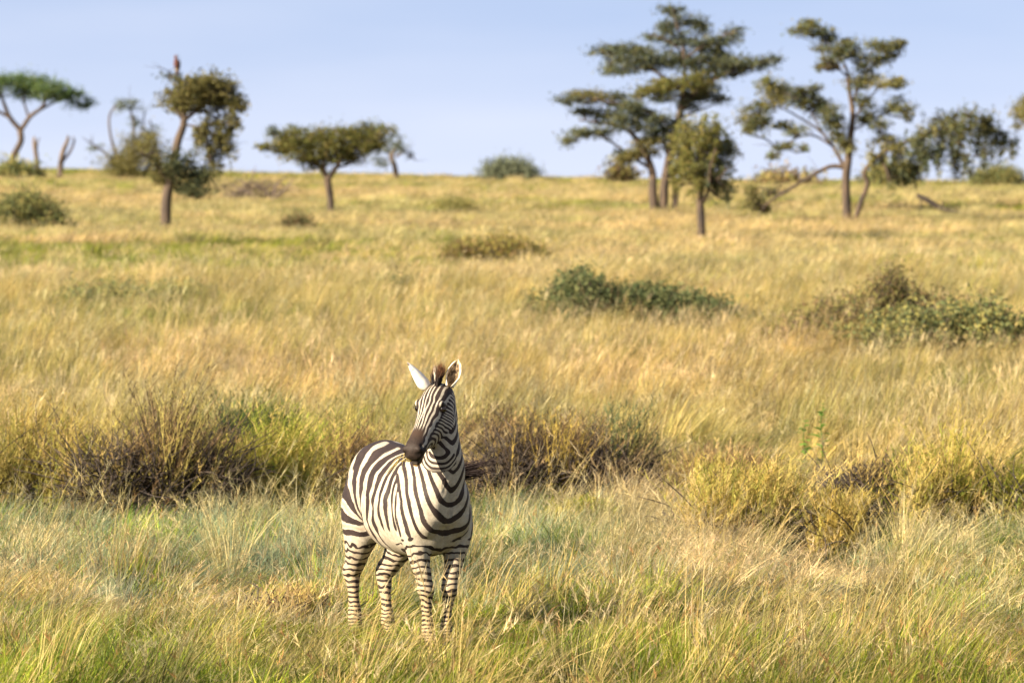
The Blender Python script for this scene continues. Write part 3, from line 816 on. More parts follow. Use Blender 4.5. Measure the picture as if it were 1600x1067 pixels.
for nm, lb, pts, dd in (
    ('dead_tree', 'straight bare dead trunk left of the forked one, on the skyline', [[(62, 292, 3.4), (58, 258, 3), (54, 232, 2.6), (54, 221, 1.0)], [(57, 240, 1.6), (60, 230, 1), (61, 224, .5)]], 282),
    ('dead_tree', 'forked bare dead trunk leaning right, nearest the thornbush', [[(93, 295, 4.2), (95, 270, 3.8), (99, 245, 3.2), (105, 224, 2.2), (106, 220, .8)], [(97, 262, 2.0), (111, 248, 1.6), (114, 228, 1.2), (113, 222, .5)]], 276)):
    tree(nm, lb, 'dead tree', (pts[0][0][0], pts[0][0][1]), pts, [], G_DRY, 31 + dd, d=dd, bark=M_DEAD, group='bare dead trunks')

# the tree with the bird
t_bird, bloc, bk = tree('acacia_tree', 'slender acacia with leaning trunk and ragged olive crown, a bird on its top twig', 'tree', (260, 357),
     [[(260, 357, 8.0), (261, 325, 7), (264, 290, 6.6), (270, 255, 6), (279, 222, 5.4), (285, 195, 4.6), (286, 165, 3.2), (283, 135, 1.9), (277, 116, 1.2), (276, 112, .6)], [(284, 192, 3), (310, 172, 2.4), (340, 150, 1.4), (365, 142, .8)], [(284, 185, 2.4), (272, 160, 1.6), (268, 145, .8)],
      [(269, 262, 2.6), (288, 250, 2.2), (302, 262, 1.6), (306, 285, .9)], [(265, 285, 2.4), (248, 268, 2), (235, 250, 1.4), (222, 238, .8)], [(286, 175, 1.8), (305, 150, 1.4), (318, 128, .7)], [(310, 172, 1.6), (338, 185, 1.2), (350, 215, .8), (352, 245, .4)], [(285, 195, 1.4), (312, 200, 1.1), (326, 225, .8), (330, 255, .4)], [(281, 128, 1.0), (268, 116, .7), (262, 111, .3)]],
     [(272, 158, 15, 13), (290, 150, 20, 17), (312, 142, 20, 15), (330, 132, 18, 13), (350, 142, 18, 14), (360, 158, 16, 13), (335, 155, 22, 14), (310, 162, 18, 10), (285, 170, 18, 9), (374, 163, 9, 9), (300, 128, 12, 8),
      (325, 198, 10, 16), (345, 210, 11, 20), (332, 235, 12, 14), (312, 205, 8, 18), (356, 195, 9, 16), (358, 228, 8, 12), (372, 186, 7, 9),
      (288, 262, 20, 15, -.4, G_DARK), (308, 275, 18, 18, -.2, G_DARK), (302, 300, 15, 9, None, G_DARK), (282, 285, 12, 10, .5, G_DARK), (252, 262, 14, 12), (246, 278, 10, 8), (266, 119, 9, 4, None, G_BLUE), (280, 124, 6, 4, None, G_BLUE)],
     G_OLIVE, 22, dens=1.55, droops=[0] * 11 + [.25] * 7, twiggy=34)
# thornbush behind it
tree('thorn_bush', 'half-bare olive thornbush with thin curving stems behind the leaning acacia', 'bush', (208, 288),
     [[(208, 288, 3), (206, 260, 2.4), (212, 225, 1.8), (208, 190, 1.4), (203, 170, .7)], [(206, 288, 2.4), (185, 250, 2), (172, 215, 1.5), (172, 180, 1.2), (186, 158, .8), (206, 156, .4)], [(205, 285, 2), (175, 248, 1.5), (150, 228, 1), (136, 218, .6)], [(212, 285, 2), (236, 250, 1.6), (238, 215, 1), (232, 185, .5)], [(212, 225, 1), (222, 200, .8), (226, 172, .4)]],
     [(185, 252, 20, 15), (205, 240, 24, 20), (226, 230, 20, 18), (242, 243, 17, 18), (215, 262, 28, 16), (190, 272, 18, 10), (234, 220, 12, 12), (204, 163, 14, 6, None, G_BLUE), (188, 166, 8, 6, None, G_BLUE), (238, 205, 10, 8, None, G_BLUE), (150, 228, 8, 4, None, G_BLUE), (212, 188, 8, 8, None, G_BLUE)],
     G_OLIVE, 23, d=286, dens=1.35, leaf=.10, twiggy=44)
# flat-topped acacia left of centre
tree('acacia_tree', 'small flat-topped acacia with a short forked trunk and olive crown left of centre', 'tree', (516, 334),
     [[(516, 334, 5), (515, 312, 4.6), (513, 290, 4.8), (512, 277, 4.6)], [(512, 280, 3.4), (504, 264, 2.8), (490, 248, 2), (465, 236, 1.2), (430, 228, .7)], [(513, 280, 3.4), (526, 262, 2.8), (540, 243, 2), (565, 228, 1.2), (596, 214, .6)], [(512, 278, 2.6), (508, 255, 2), (512, 232, 1.2), (505, 205, .5)], [(504, 264, 1.8), (492, 258, 1.4), (478, 250, .8)], [(526, 262, 1.8), (545, 256, 1.3), (568, 244, .7)]],
     [(418, 228, 13, 6), (438, 226, 18, 10), (462, 226, 22, 14), (488, 228, 24, 16), (514, 226, 24, 17), (540, 222, 22, 15), (562, 218, 20, 13), (582, 212, 16, 11), (600, 208, 12, 8), (466, 244, 20, 9), (492, 248, 18, 11), (522, 246, 20, 11), (548, 240, 18, 12), (570, 232, 14, 10), (450, 214, 16, 7), (500, 210, 20, 7), (545, 206, 16, 7),
      (430, 205, 14, 5, None, G_BLUE), (462, 202, 12, 5, None, G_BLUE), (576, 200, 12, 6, None, G_BLUE), (556, 246, 12, 8), (585, 224, 12, 8)],
     G_BRIGHT, 24, dens=1.5, twiggy=26)
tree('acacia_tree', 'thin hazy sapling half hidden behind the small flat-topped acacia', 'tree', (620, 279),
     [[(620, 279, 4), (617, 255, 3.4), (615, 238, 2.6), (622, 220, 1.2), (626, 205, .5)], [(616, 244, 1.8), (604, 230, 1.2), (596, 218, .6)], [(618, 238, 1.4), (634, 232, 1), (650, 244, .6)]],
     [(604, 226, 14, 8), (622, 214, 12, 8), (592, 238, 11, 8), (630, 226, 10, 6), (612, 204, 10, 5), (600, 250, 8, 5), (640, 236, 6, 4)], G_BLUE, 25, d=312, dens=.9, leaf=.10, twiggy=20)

# tall layered acacia right of centre
tree('acacia_tree', 'tallest acacia, several stems and wide layered tiers of foliage', 'tree', (1034, 330),
     [[(1024, 331, 6.5), (1022, 300, 5.8), (1017, 268, 5), (1005, 235, 4), (980, 205, 2.6), (945, 192, 1.6), (905, 188, .7)], [(1037, 331, 6.5), (1038, 295, 6), (1044, 255, 5.4), (1054, 215, 5), (1062, 175, 4.4), (1066, 130, 3.2), (1068, 80, 2), (1058, 40, 1.2), (1050, 14, .5)],
      [(1050, 332, 4.2), (1052, 300, 4), (1049, 262, 3.6), (1043, 235, 2.4), (1030, 215, 1.2)], [(1062, 176, 3), (1084, 145, 2.4), (1120, 122, 1.8), (1160, 108, 1.2), (1204, 96, .5)], [(1065, 142, 2.6), (1030, 115, 2), (985, 95, 1.3), (940, 80, .6)], [(1067, 95, 1.8), (1095, 72, 1.3), (1125, 60, .9), (1152, 50, .4)], [(1056, 205, 2.4), (1020, 180, 1.9), (975, 165, 1.2), (925, 155, .6)], [(1017, 265, 2.2), (975, 235, 1.6), (935, 212, 1), (895, 212, .5)], [(1067, 85, 1.5), (1045, 65, 1), (1020, 55, .5)], [(1005, 240, 1.8), (990, 252, 1.2), (972, 250, .6)], [(1060, 185, 1.8), (1095, 172, 1.2), (1125, 160, .5)]],
     [(1050, 18, 13, 8), (1072, 34, 22, 9), (1040, 46, 16, 7), (1098, 42, 16, 7), (1060, 62, 24, 9), (1145, 54, 14, 7), (1128, 66, 18, 8), (1095, 70, 22, 9), (1120, 80, 18, 8), (1015, 58, 12, 5), (945, 80, 18, 6), (968, 84, 22, 9), (995, 78, 18, 7), (990, 98, 26, 10), (1022, 92, 24, 10), (950, 104, 16, 6), (1055, 92, 26, 10), (1085, 96, 24, 10), (1110, 102, 24, 10), (1140, 98, 20, 8), (1165, 100, 22, 8), (1195, 100, 18, 7), (1212, 94, 8, 5), (1150, 114, 22, 7), (1120, 118, 20, 7), (970, 110, 18, 6),
      (1030, 136, 22, 8, -1, G_BRIGHT), (1060, 133, 26, 10, -1.2, G_BRIGHT), (1090, 130, 20, 9, -.8, G_BRIGHT), (1010, 142, 18, 7, None, G_OLIVE), (1106, 140, 20, 8), (1085, 150, 24, 7), (1120, 152, 14, 6), (1045, 150, 22, 7),
      (888, 158, 14, 6), (905, 152, 18, 7, None, G_OLIVE), (932, 154, 22, 8, None, G_OLIVE), (960, 156, 20, 8), (985, 162, 18, 8), (915, 176, 20, 7), (945, 180, 24, 8), (972, 184, 20, 8), (998, 178, 18, 8), (900, 212, 18, 6), (922, 204, 16, 5), (945, 206, 18, 6), (885, 222, 9, 5), (1000, 196, 22, 8), (1024, 205, 18, 8), (1026, 190, 16, 8),
      (1015, 222, 22, 9, None, G_OLIVE), (1035, 216, 18, 9, None, G_OLIVE), (985, 244, 18, 8, None, G_OLIVE), (1005, 236, 18, 9, None, G_OLIVE), (968, 240, 9, 5), (1055, 195, 16, 9), (1070, 165, 16, 7)],
     G_DARK + G_BLUE + [(.12, .11, .035)], 26, dens=1.55, leaf=.095, twiggy=44)
# sapling in front of it
tree('young_tree', 'young feathery tree with a bright olive crown standing in front of the tallest acacia', 'tree', (1095, 377),
     [[(1095, 377, 6.4), (1094, 345, 5.4), (1095, 310, 4.8), (1098, 275, 4), (1097, 245, 3), (1094, 215, 1.4), (1094, 200, .5)], [(1096, 320, 2.6), (1107, 295, 2.2), (1110, 262, 1.6), (1116, 232, .7)], [(1097, 270, 1.8), (1080, 250, 1.3), (1070, 225, .6)], [(1100, 290, 1.4), (1122, 278, 1), (1134, 262, .5)]],
     [(1066, 215, 13, 14), (1080, 205, 15, 12), (1098, 206, 16, 13), (1116, 212, 14, 13), (1070, 240, 17, 18), (1088, 236, 18, 18), (1108, 236, 16, 16), (1124, 236, 14, 16, None, G_DARK), (1074, 264, 16, 14), (1092, 266, 16, 14), (1110, 264, 15, 14, None, G_DARK), (1126, 262, 13, 14, None, G_DARK), (1062, 258, 9, 14), (1084, 284, 12, 9), (1132, 285, 12, 12, None, G_DARK), (1118, 284, 10, 9, None, G_DARK), (1140, 228, 9, 14), (1062, 284, 7, 8), (1138, 300, 7, 8, None, G_DARK), (1120, 202, 10, 10)],
     G_BRIGHT, 27, dens=1.7, leaf=.07, droops=[.12] * 20, twiggy=10)
# spreading acacia on the right with its broken limb
tree('acacia_tree', 'spreading acacia at right with a broken limb in the grass and a drooping bough', 'tree', (1325, 346),
     [[(1325, 346, 6.8), (1324, 315, 6), (1322, 285, 5.6), (1325, 250, 5.2), (1329, 215, 4.6), (1331, 180, 3.4), (1327, 140, 2.4), (1318, 105, 1.6), (1300, 75, .9), (1275, 50, .4)], [(1328, 345, 4), (1342, 318, 3.6), (1354, 288, 3.4), (1352, 268, 3), (1372, 244, 2.8), (1405, 226, 2.6), (1440, 212, 2.6), (1475, 204, 2.2), (1510, 198, 1.4), (1550, 200, .6)],
      [(1330, 165, 2.2), (1350, 125, 1.6), (1375, 96, 1.1), (1408, 72, .4)], [(1322, 272, 2.8), (1308, 240, 2.2), (1285, 208, 1.7), (1250, 185, 1.2), (1215, 168, .8), (1185, 178, .4)], [(1300, 228, 1.5), (1268, 212, 1.2), (1238, 220, .9), (1212, 243, .4)], [(1322, 262, 3.2), (1296, 262, 2.8), (1265, 278, 2.4), (1228, 300, 2), (1200, 318, 1.6), (1183, 338, 1)], [(1330, 195, 1.7), (1350, 165, 1.2), (1370, 138, .9), (1392, 128, .4)], [(1331, 205, 1.5), (1358, 190, 1.1), (1385, 178, .8), (1412, 172, .3)], [(1285, 208, 1.2), (1262, 170, .9), (1238, 148, .5)], [(1440, 214, 1.6), (1438, 240, 1.2), (1442, 270, .6)], [(1372, 244, 1.4), (1382, 262, 1), (1386, 285, .4)], [(1500, 200, 1.3), (1498, 240, 1), (1494, 290, .4)], [(1228, 300, 1.1), (1205, 298, .8), (1180, 292, .4)], [(1322, 120, 1.0), (1300, 100, .8), (1284, 98, .4)]],
     [(1252, 46, 14, 7), (1270, 50, 16, 8), (1288, 58, 13, 8), (1262, 36, 10, 5), (1322, 70, 15, 9), (1336, 80, 14, 9), (1308, 84, 13, 9), (1284, 78, 10, 6), (1286, 100, 12, 8), (1300, 104, 10, 7, None, G_DRY), (1372, 72, 16, 8), (1392, 74, 15, 7), (1410, 70, 9, 5), (1362, 92, 16, 7), (1385, 90, 12, 6), (1346, 108, 11, 7), (1358, 124, 20, 7, None, G_OLIVE), (1382, 128, 18, 7, None, G_OLIVE), (1342, 134, 12, 7), (1404, 132, 9, 6), (1396, 164, 14, 8), (1412, 172, 13, 7), (1418, 182, 6, 5), (1345, 160, 11, 9), (1360, 182, 13, 12), (1376, 198, 10, 10),
      (1205, 132, 15, 8, None, G_BRIGHT), (1222, 140, 17, 10, None, G_BRIGHT), (1242, 150, 15, 10), (1208, 156, 15, 10, None, G_OLIVE), (1188, 168, 14, 9), (1172, 184, 13, 9, None, G_OLIVE), (1180, 198, 12, 8), (1192, 188, 12, 8), (1262, 156, 15, 9), (1280, 168, 15, 10), (1296, 180, 14, 11), (1308, 194, 12, 11), (1228, 196, 14, 6), (1245, 205, 14, 6), (1225, 228, 13, 6), (1210, 243, 9, 5), (1310, 212, 10, 10), (1320, 228, 11, 11, None, G_OLIVE), (1272, 140, 9, 6), (1168, 205, 8, 7), (1256, 232, 8, 4),
      (1386, 224, 17, 9, None, G_OLIVE), (1405, 232, 16, 11), (1370, 242, 12, 10, None, G_OLIVE), (1432, 224, 16, 12, -.3, G_DARK), (1448, 238, 16, 14, -.3, G_DARK), (1440, 252, 14, 10, .3, G_DARK), (1422, 258, 14, 12), (1410, 268, 11, 11), (1450, 205, 14, 6, None, G_OLIVE),
      (1472, 186, 16, 10), (1492, 178, 16, 9), (1512, 176, 16, 9), (1532, 186, 16, 11), (1486, 198, 14, 9), (1514, 200, 14, 9), (1545, 200, 14, 9), (1570, 208, 12, 8), (1584, 222, 9, 7), (1476, 216, 10, 10), (1500, 222, 10, 9), (1530, 216, 10, 9), (1556, 222, 9, 8), (1490, 238, 8, 10), (1510, 244, 7, 10), (1536, 236, 7, 9), (1466, 236, 7, 10), (1496, 256, 6, 8), (1386, 268, 8, 12),
      (1178, 318, 12, 11, None, G_OLIVE), (1192, 326, 12, 9, None, G_OLIVE), (1172, 302, 8, 8, None, G_OLIVE), (1204, 300, 9, 6)],
     G_DARK + [(.12, .11, .035), (.15, .13, .04)], 28, dens=1.5, leaf=.09, droops=[0] * 48 + [.25] * 8 + [.55] * 19, twiggy=54)
# tree at the right edge, mostly out of the frame
tree('acacia_tree', 'olive acacia crown cut by the right edge of the view', 'tree', (1655, 350),
     [[(1655, 350, 6), (1652, 300, 5), (1648, 255, 4), (1652, 210, 2.6), (1655, 170, 1)], [(1648, 250, 2.6), (1630, 222, 1.8), (1605, 202, .8)], [(1650, 240, 2.6), (1675, 210, 1.6), (1700, 195, .6)]],
     [(1590, 190, 9, 8), (1604, 182, 13, 10), (1622, 178, 18, 12), (1606, 202, 13, 9), (1640, 172, 22, 12), (1665, 175, 22, 14), (1690, 185, 20, 12), (1630, 198, 20, 12), (1660, 200, 20, 12), (1592, 206, 7, 6)],
     G_OLIVE, 29, d=205, dens=1.4, leaf=.085)

# ------------------------------------------------------------------ the bird on the top twig
def bird():
    d = dist_of(260, 366); k = d / FPX
    foot = np.array(at(276.5, 110.5, d)); 
    foot[2] = np.array(at(276.5, 110.5, d))[2]
    mb = MB()
    body = spline([(-.02, 0, .03, .045), (-.015, 0, .10, .085), (0, 0, .20, .105), (.015, 0, .31, .095), (.03, 0, .40, .062), (.045, 0, .44, .055), (.055, 0, .49, .058), (.055, 0, .53, .045), (.05, 0, .555, .015)], 4)
    c = np.where((body[:, 2:3] > .42), np.array([(.13, .05, .03)]), np.array([(.085, .035, .026)]))
    loft(mb, body[:, :3], body[:, 3], body[:, 3] * 1.0, (0, 1, 0), 14, c=c)
    o = mb.obj('bird', bpy.data.materials.get('bird_feather') or mat_tint('bird_feather', .8))
    o.location = foot; o.scale = (.82, .82, .82); o.rotation_euler = (0, 0, math.radians(-120))
    tag(o, 'reddish brown bird of prey perched upright on the bare top twig of the leaning acacia', 'bird')
    F = o.data.materials[0]
    for sg in (-1, 1):
        w = MB(); w_ = spline([(0, sg * .085, .36, .03), (-.03, sg * .105, .26, .06), (-.06, sg * .09, .14, .05), (-.09, sg * .05, .0, .022), (-.10, sg * .03, -.06, .006)], 4)
        loft(w, w_[:, :3], w_[:, 3], w_[:, 3] * .35, (1, 0, 0), 10, c=(.04, .022, .02)); w.obj('wing', F, o)
        l = MB(); tube(l, [(.01, sg * .035, .06), (.02, sg * .035, .02), (.03, sg * .035, -.005)], [.022, .012, .008], 6, 2, c=(.42, .30, .08)); 
        for a in (-.5, 0, .5): tube(l, [(.03, sg * .035, .0), (.06, sg * .035 + a * .04, -.002), (.075, sg * .035 + a * .05, -.015)], [.006, .005, .002], 5, 2, c=(.42, .30, .08))
        l.obj('leg', F, o)
        e = MB(); ball(e, (.085, sg * .038, .505), .009, 8, 6, c=(.01, .01, .01)); e.obj('eye', F, o)
    t_ = MB(); loft(t_, [(-.05, 0, .05), (-.085, 0, -.06), (-.11, 0, -.17)], [.05, .055, .06], [.018, .012, .008], (0, 1, 0), 10, c=(.09, .05, .04)); t_.obj('tail', F, o)
    b = MB(); tube(b, [(.10, 0, .492), (.135, 0, .49), (.15, 0, .468)], [.018, .012, .002], 8, 3, c=(.10, .08, .05)); b.obj('beak', F, o)
bird()

# ------------------------------------------------------------------ dead wood
def dead_pile():
    rng = np.random.default_rng(41); d = dist_of(390, 318); k = d / FPX
    org = np.array(at(392, 318, d)); org[2] = gz(org[0], org[1]); root = empty('dead_branches', org)
    tag(root, 'grey tangle of fallen dead branches right of the leaning acacia', 'dead branches')
    m1 = MB(); m2 = MB()
    for i_ in range(16):
        a = np.array([rng.uniform(-1.2, 1.2), rng.uniform(-.7, .7), rng.uniform(.0, .3)])
        an = rng.uniform(0, math.pi); l = rng.uniform(.8, 1.8)
        e = a + np.array([math.cos(an) * l, math.sin(an) * l * .5, rng.uniform(.1, 1.0)])
        tube(m1, [a, (a + e) / 2 + rng.normal(size=3) * .12, e], [.06, .045, .015], 6, 3)
    tube(m1, [(-.1, 0, .1), (-.05, 0, .7), (.12, 0, 1.2), (.18, 0, 1.5)], [.05, .04, .025, .01], 6, 3)
    tube(m1, [(-.05, 0, .6), (-.4, .1, .95), (-.55, .1, .85)], [.03, .02, .008], 6, 3)
    for i_ in range(420):
        a = np.array([rng.normal() * .75, rng.normal() * .45, rng.uniform(0, .85)])
        e = a + rng.normal(size=3) * np.array([.35, .25, .22])
        tube(m2, [a, (a + e) / 2 + rng.normal(size=3) * .05, e], [.012, .009, .004], 3, 2)
    m1.obj('branch', M_DEAD, root); m2.obj('twigs', M_DEAD, root)['kind'] = 'stuff'
dead_pile()
def fallen_log():
    d = dist_of(1470, 345); k = d / FPX
    org = np.array(at(1470, 345, d)); org[2] = gz(org[0], org[1]) + .20; root = empty('fallen_log', org)
    tag(root, 'dark fallen log propped at a slant in the grass below the drooping bough', 'log')
    P = lambda px, row: np.array(at(px, row, d)) - np.array(at(1470, 345, d))
    m1 = MB(); tube(m1, [P(1432, 314), P(1450, 323), P(1470, 335), P(1488, 341), P(1512, 346)], np.array([3.2, 4.4, 4.2, 3.6, 2.8]) * k, 10, 4)
    m1.obj('trunk', M_TWIG, root)
    m1 = MB(); tube(m1, [P(1470, 335), P(1474, 326), P(1472, 322)], np.array([2, 1.5, .8]) * k, 6, 3); m1.obj('branch_stub', M_TWIG, root); m1 = MB()
    tube(m1, [P(1440, 317), P(1438, 330), P(1437, 345)], np.array([1.6, 1.4, 1.0]) * k, 6, 3)
    m1.obj('branch_stub', M_TWIG, root)
fallen_log()

# ------------------------------------------------------------------ shrubs and bushes
S_GOLD = [(.42, .30, .08), (.34, .25, .06), (.30, .27, .06), (.24, .23, .05)]
S_OLIVE = [(.22, .21, .07), (.27, .25, .08), (.17, .17, .065), (.34, .28, .10)]
S_GREEN = [(.115, .145, .060), (.15, .17, .07), (.09, .115, .055), (.19, .19, .08)]
S_LIME = [(0.221, 0.24, 0.04), (0.289, 0.264, 0.05), (0.17, 0.208, 0.035), (0.357, 0.288, 0.07)]
S_BROWN = [(.17, .11, .06), (.23, .15, .07), (.12, .085, .05), (.32, .22, .10)]
FOOT = []                                # where shrubs stand: the grass is thinner there
def bush(name, label, base, w, h, pal, seed, leafn=900, twn=120, leaf=.04, group=None, d=None, lean=.0, twmat=None, prof=None, spread=1.0, stemlen=1.0, depth=.7):
    rng = np.random.default_rng(seed)
    d = d or dist_of(*base); k = d / FPX
    org = np.array(at(base[0], base[1], d)); org[2] = gz(org[0], org[1])
    W, H = w * k / 2, h * k * 1.12
    FOOT.append((org[0], d, W, W * .33 * depth + .15))
    root = empty(name, org)
    tag(root, label, 'bush', group)
    rag = rng.uniform(.70, 1.20, 14)
    def top(x): return H * np.interp(x / W, np.linspace(-1, 1, 14), rag) * (np.interp(x / W, prof[0], prof[1]) if prof is not None else (1 - .55 * (x / W) ** 2))
    st = MB(); lm = MB(); tips = []; twn = int(twn * .8)
    for i_ in range(twn):
        bx = rng.uniform(-.85, .85) * W; by = rng.normal() * W * .33 * depth
        tx = bx + rng.normal() * W * .20 * spread + lean * H; ty = by + rng.normal() * W * .2
        hz = max(.05, top(np.clip(tx, -W, W))) * rng.uniform(.5, 1.1) * stemlen
        gb = gz(org[0] + bx, org[1] + by) - org[2]
        m_ = np.array([(bx + tx) / 2 + rng.normal() * .06, (by + ty) / 2, gb + hz * .55])
        e = np.array([tx, ty, gb + hz])
        r0 = rng.uniform(.006, .014) * (d / 55) ** .5
        tube(st, [(bx, by, gb - .05), m_, e], [r0, r0 * .7, r0 * .25], 3, 2)
        tips.append((m_, e))
        for q in range(2):
            s_ = rng.uniform(.3, .9); p0 = m_ * (1 - s_) + e * s_
            e2 = p0 + rng.normal(size=3) * np.array([.16, .16, .12]) * max(.6, H) + [0, 0, .08]
            tube(st, [p0, (p0 + e2) / 2 + rng.normal(size=3) * .02, e2], [r0 * .5, r0 * .4, r0 * .15], 3, 1)
            tips.append((p0, e2))
    ti = rng.integers(0, len(tips), leafn); f = rng.uniform(.1, 1.05, leafn)[:, None]
    A = np.array([t[0] for t in tips])[ti]; B = np.array([t[1] for t in tips])[ti]
    P = A * (1 - f) + B * f + rng.normal(size=(leafn, 3)) * .05 * (d / 55)
    leaves(lm, P, leaf, pal, rng, flat=1.2, aspect=2.2)
    st.obj('stems', twmat or M_TWIG, root)['kind'] = 'stuff'
    lm.obj('foliage', M_SHRUB, root)['kind'] = 'stuff'
    return root
def stalk_shrub(name, label, base, w, h, pal, seed, n=900, inner=200, dark=1.0, wd=.0075, fine=11, prof=None, depth=.75, cat='shrub'):
    """grassy dry shrub: fans of thin upright stalks with slivers of leaf over a tangle of dead twigs coloured dark for hollow shade"""
    rng = np.random.default_rng(seed)
    d = dist_of(*base); k = d / FPX
    org = np.array(at(base[0], base[1], d)); org[2] = gz(org[0], org[1])
    W, H = w * k / 2, h * k * 1.62
    FOOT.append((org[0], d, W * .9, W * .33 * depth))
    root = empty(name, org); tag(root, label, cat, None)
    nf = max(5, int(w / 14)); fx = rng.uniform(-.95, .95, nf) * W; fy = rng.normal(size=nf) * W * .30 * depth
    fh = H * rng.uniform(.55, 1.15, nf) * (np.interp(fx / W, prof[0], prof[1]) if prof else 1 - .35 * (fx / W) ** 2)
    fc = rng.integers(0, len(pal), nf)
    mb = MB(); q = rng.integers(0, nf, n)
    b = np.stack([fx[q] + rng.normal(size=n) * .07, fy[q] + rng.normal(size=n) * .07, np.zeros(n)], 1)
    b[:, 2] = ground_z(org[0] + b[:, 0], org[1] + b[:, 1]) - org[2] - .03
    L_ = fh[q] * rng.uniform(.45, 1.1, n)
    ln = rng.normal(size=(n, 2)) * .20 + [.10, 0]
    ts = np.array([0, .4, .75, 1.0]); ws = np.array([.9, .9, .6, .1]) * wd
    sd = np.stack([np.cos(a_ := rng.uniform(-.9, .9, n)), np.sin(a_), 0 * a_], 1)
    V = np.zeros((n, 4, 2, 3))
    for i_, t in enumerate(ts):
        c = b.copy(); c[:, :2] += ln * (L_ * t ** 1.6)[:, None]; c[:, 2] += L_ * t * (1 - .12 * t * t)
        V[:, i_, 0] = c - sd * ws[i_] * .5; V[:, i_, 1] = c + sd * ws[i_] * .5
    idx = np.arange(n * 8).reshape(n, 4, 2)
    F = np.stack([idx[:, :-1, 0], idx[:, :-1, 1], idx[:, 1:, 1], idx[:, 1:, 0]], -1).reshape(-1, 4)
    P_ = np.asarray(pal); own = P_[np.where(rng.random(n) < .6, fc[q], rng.integers(0, len(pal), n))] * rng.uniform(.75, 1.2, (n, 1))
    mb.add(V.reshape(-1, 3), F, c=np.repeat(own, 8, 0))
    C = V.mean(2)
    for r_ in range(fine):                           # slivers of leaf up the stalks
        t = rng.uniform(.35, 1.0, n)
        p = np.stack([[np.interp(t[j], ts, C[j, :, a]) for a in range(3)] for j in range(n)])
        o_ = rng.normal(size=(n, 3)) * [.04, .04, .015] + [.012, 0, .05]
        e = p + o_ * rng.uniform(.6, 1.4, (n, 1))
        w2 = sd * wd * .6
        mb.add(np.stack([p - w2, p + w2, e], 1).reshape(-1, 3), f3=np.arange(3 * n).reshape(-1, 3), c=np.repeat(own * rng.uniform(.85, 1.2, (n, 1)), 3, 0))
    st = MB()
    for i_ in range(int(inner * dark * .85)):  # many dark twigs stand in for the shaded hollow inside
        j = rng.integers(nf); a = np.array([fx[j] + rng.normal() * .12, fy[j] + rng.normal() * .1, rng.uniform(0, .42) * H])
        e = a + rng.normal(size=3) * np.array([.11, .10, .08]) * (H / .6) + [0, 0, .07 * H / .6]
        tube(st, [a, (a + e) / 2 + rng.normal(size=3) * .03, e], [.007, .006, .002], 3, 2)
    st.obj('stems', M_TWIG, root)['kind'] = 'stuff'
    mb.obj('foliage', M_SHRUB, root)['kind'] = 'stuff'
    return root
S_DARK = [(.075, .050, .030), (.055, .045, .025), (.10, .070, .035)]  # near-black leaf tones that paint in the shade of the hollows
# row of shrubs behind the zebra
S_STRAW = [(.52, .38, .14), (.46, .34, .12), (.40, .33, .10), (.34, .30, .08)]
stalk_shrub('dry_shrub', 'golden shrub of upright stalks in the left corner of the dark shrub row', (40, 826), 170, 150, S_STRAW + S_GOLD, 51, 1950, 480)
stalk_shrub('dry_shrub', 'yellowish bushy shrub, second from the left edge in the dark row', (140, 830), 120, 110, S_STRAW + S_LIME, 64, 1500, 256)
stalk_shrub('dry_shrub', 'broad brown shrub with tangled stems coloured dark for shade, below the far leaning acacia', (240, 834), 190, 150, S_STRAW + S_BROWN + S_DARK, 52, 1950, 992, dark=3.4)
stalk_shrub('dry_shrub', 'hollow shrub of bare twigs, coloured dark as shade, left of the yellow-green shrub', (335, 812), 120, 125, S_GREEN + S_DARK, 53, 630, 1120, dark=3.4)
stalk_shrub('green_shrub', 'dark green shrub behind the yellow-green one', (392, 786), 90, 120, [(.05, .085, .03), (.08, .12, .04), (.06, .07, .03)], 65, 1350, 192)
stalk_shrub('green_shrub', 'yellow-green shrub with upright shoots left of the zebra', (425, 826), 105, 120, S_LIME + S_STRAW, 54, 1950, 144)
stalk_shrub('dry_shrub', 'low straw-coloured shrub at the zebra\'s rump', (512, 812), 90, 120, S_STRAW + S_BROWN, 62, 1200, 352)
stalk_shrub('dry_shrub', 'small dark brown shrub behind the zebra\'s neck', (765, 756), 100, 85, S_BROWN + S_DARK, 55, 750, 528, dark=3.4)
stalk_shrub('dry_shrub', 'dark brown twiggy shrub right of the zebra\'s tail', (858, 809), 170, 115, S_BROWN + S_DARK + S_GOLD[:2], 56, 930, 1440, dark=3.4)
stalk_shrub('dry_shrub', 'narrow olive-grey shrub beside the dark twiggy one', (955, 802), 90, 110, S_OLIVE + S_GREEN + S_BROWN, 57, 930, 672, dark=3.4)
stalk_shrub('green_shrub', 'bright yellow-green tuft at the foot of the dark twiggy shrub', (905, 839), 110, 55, S_LIME, 66, 1050, 64)
stalk_shrub('dry_shrub', 'wide golden shrub low in the grass at right of centre', (1190, 888), 260, 112, S_STRAW + S_STRAW + S_GOLD, 58, 3150, 832)
stalk_shrub('dry_shrub', 'brown shrub, its centre coloured dark for shade, in the right part of the field', (1395, 840), 130, 105, S_BROWN + S_DARK + S_STRAW[:2], 59, 900, 896, dark=3.4)
stalk_shrub('dry_shrub', 'yellow-green grassy shrub near the right edge', (1510, 846), 170, 125, S_STRAW + S_LIME, 60, 1950, 416)
stalk_shrub('dry_shrub', 'low dead brown patch of stems in the front grass left of the zebra', (425, 985), 170, 55, S_STRAW + S_BROWN, 61, 900, 420, fine=4)
stalk_shrub('dry_shrub', 'tan grassy shrub in the hollow above the wide golden shrub', (1120, 809), 160, 85, S_STRAW + S_BROWN, 67, 1500, 416)
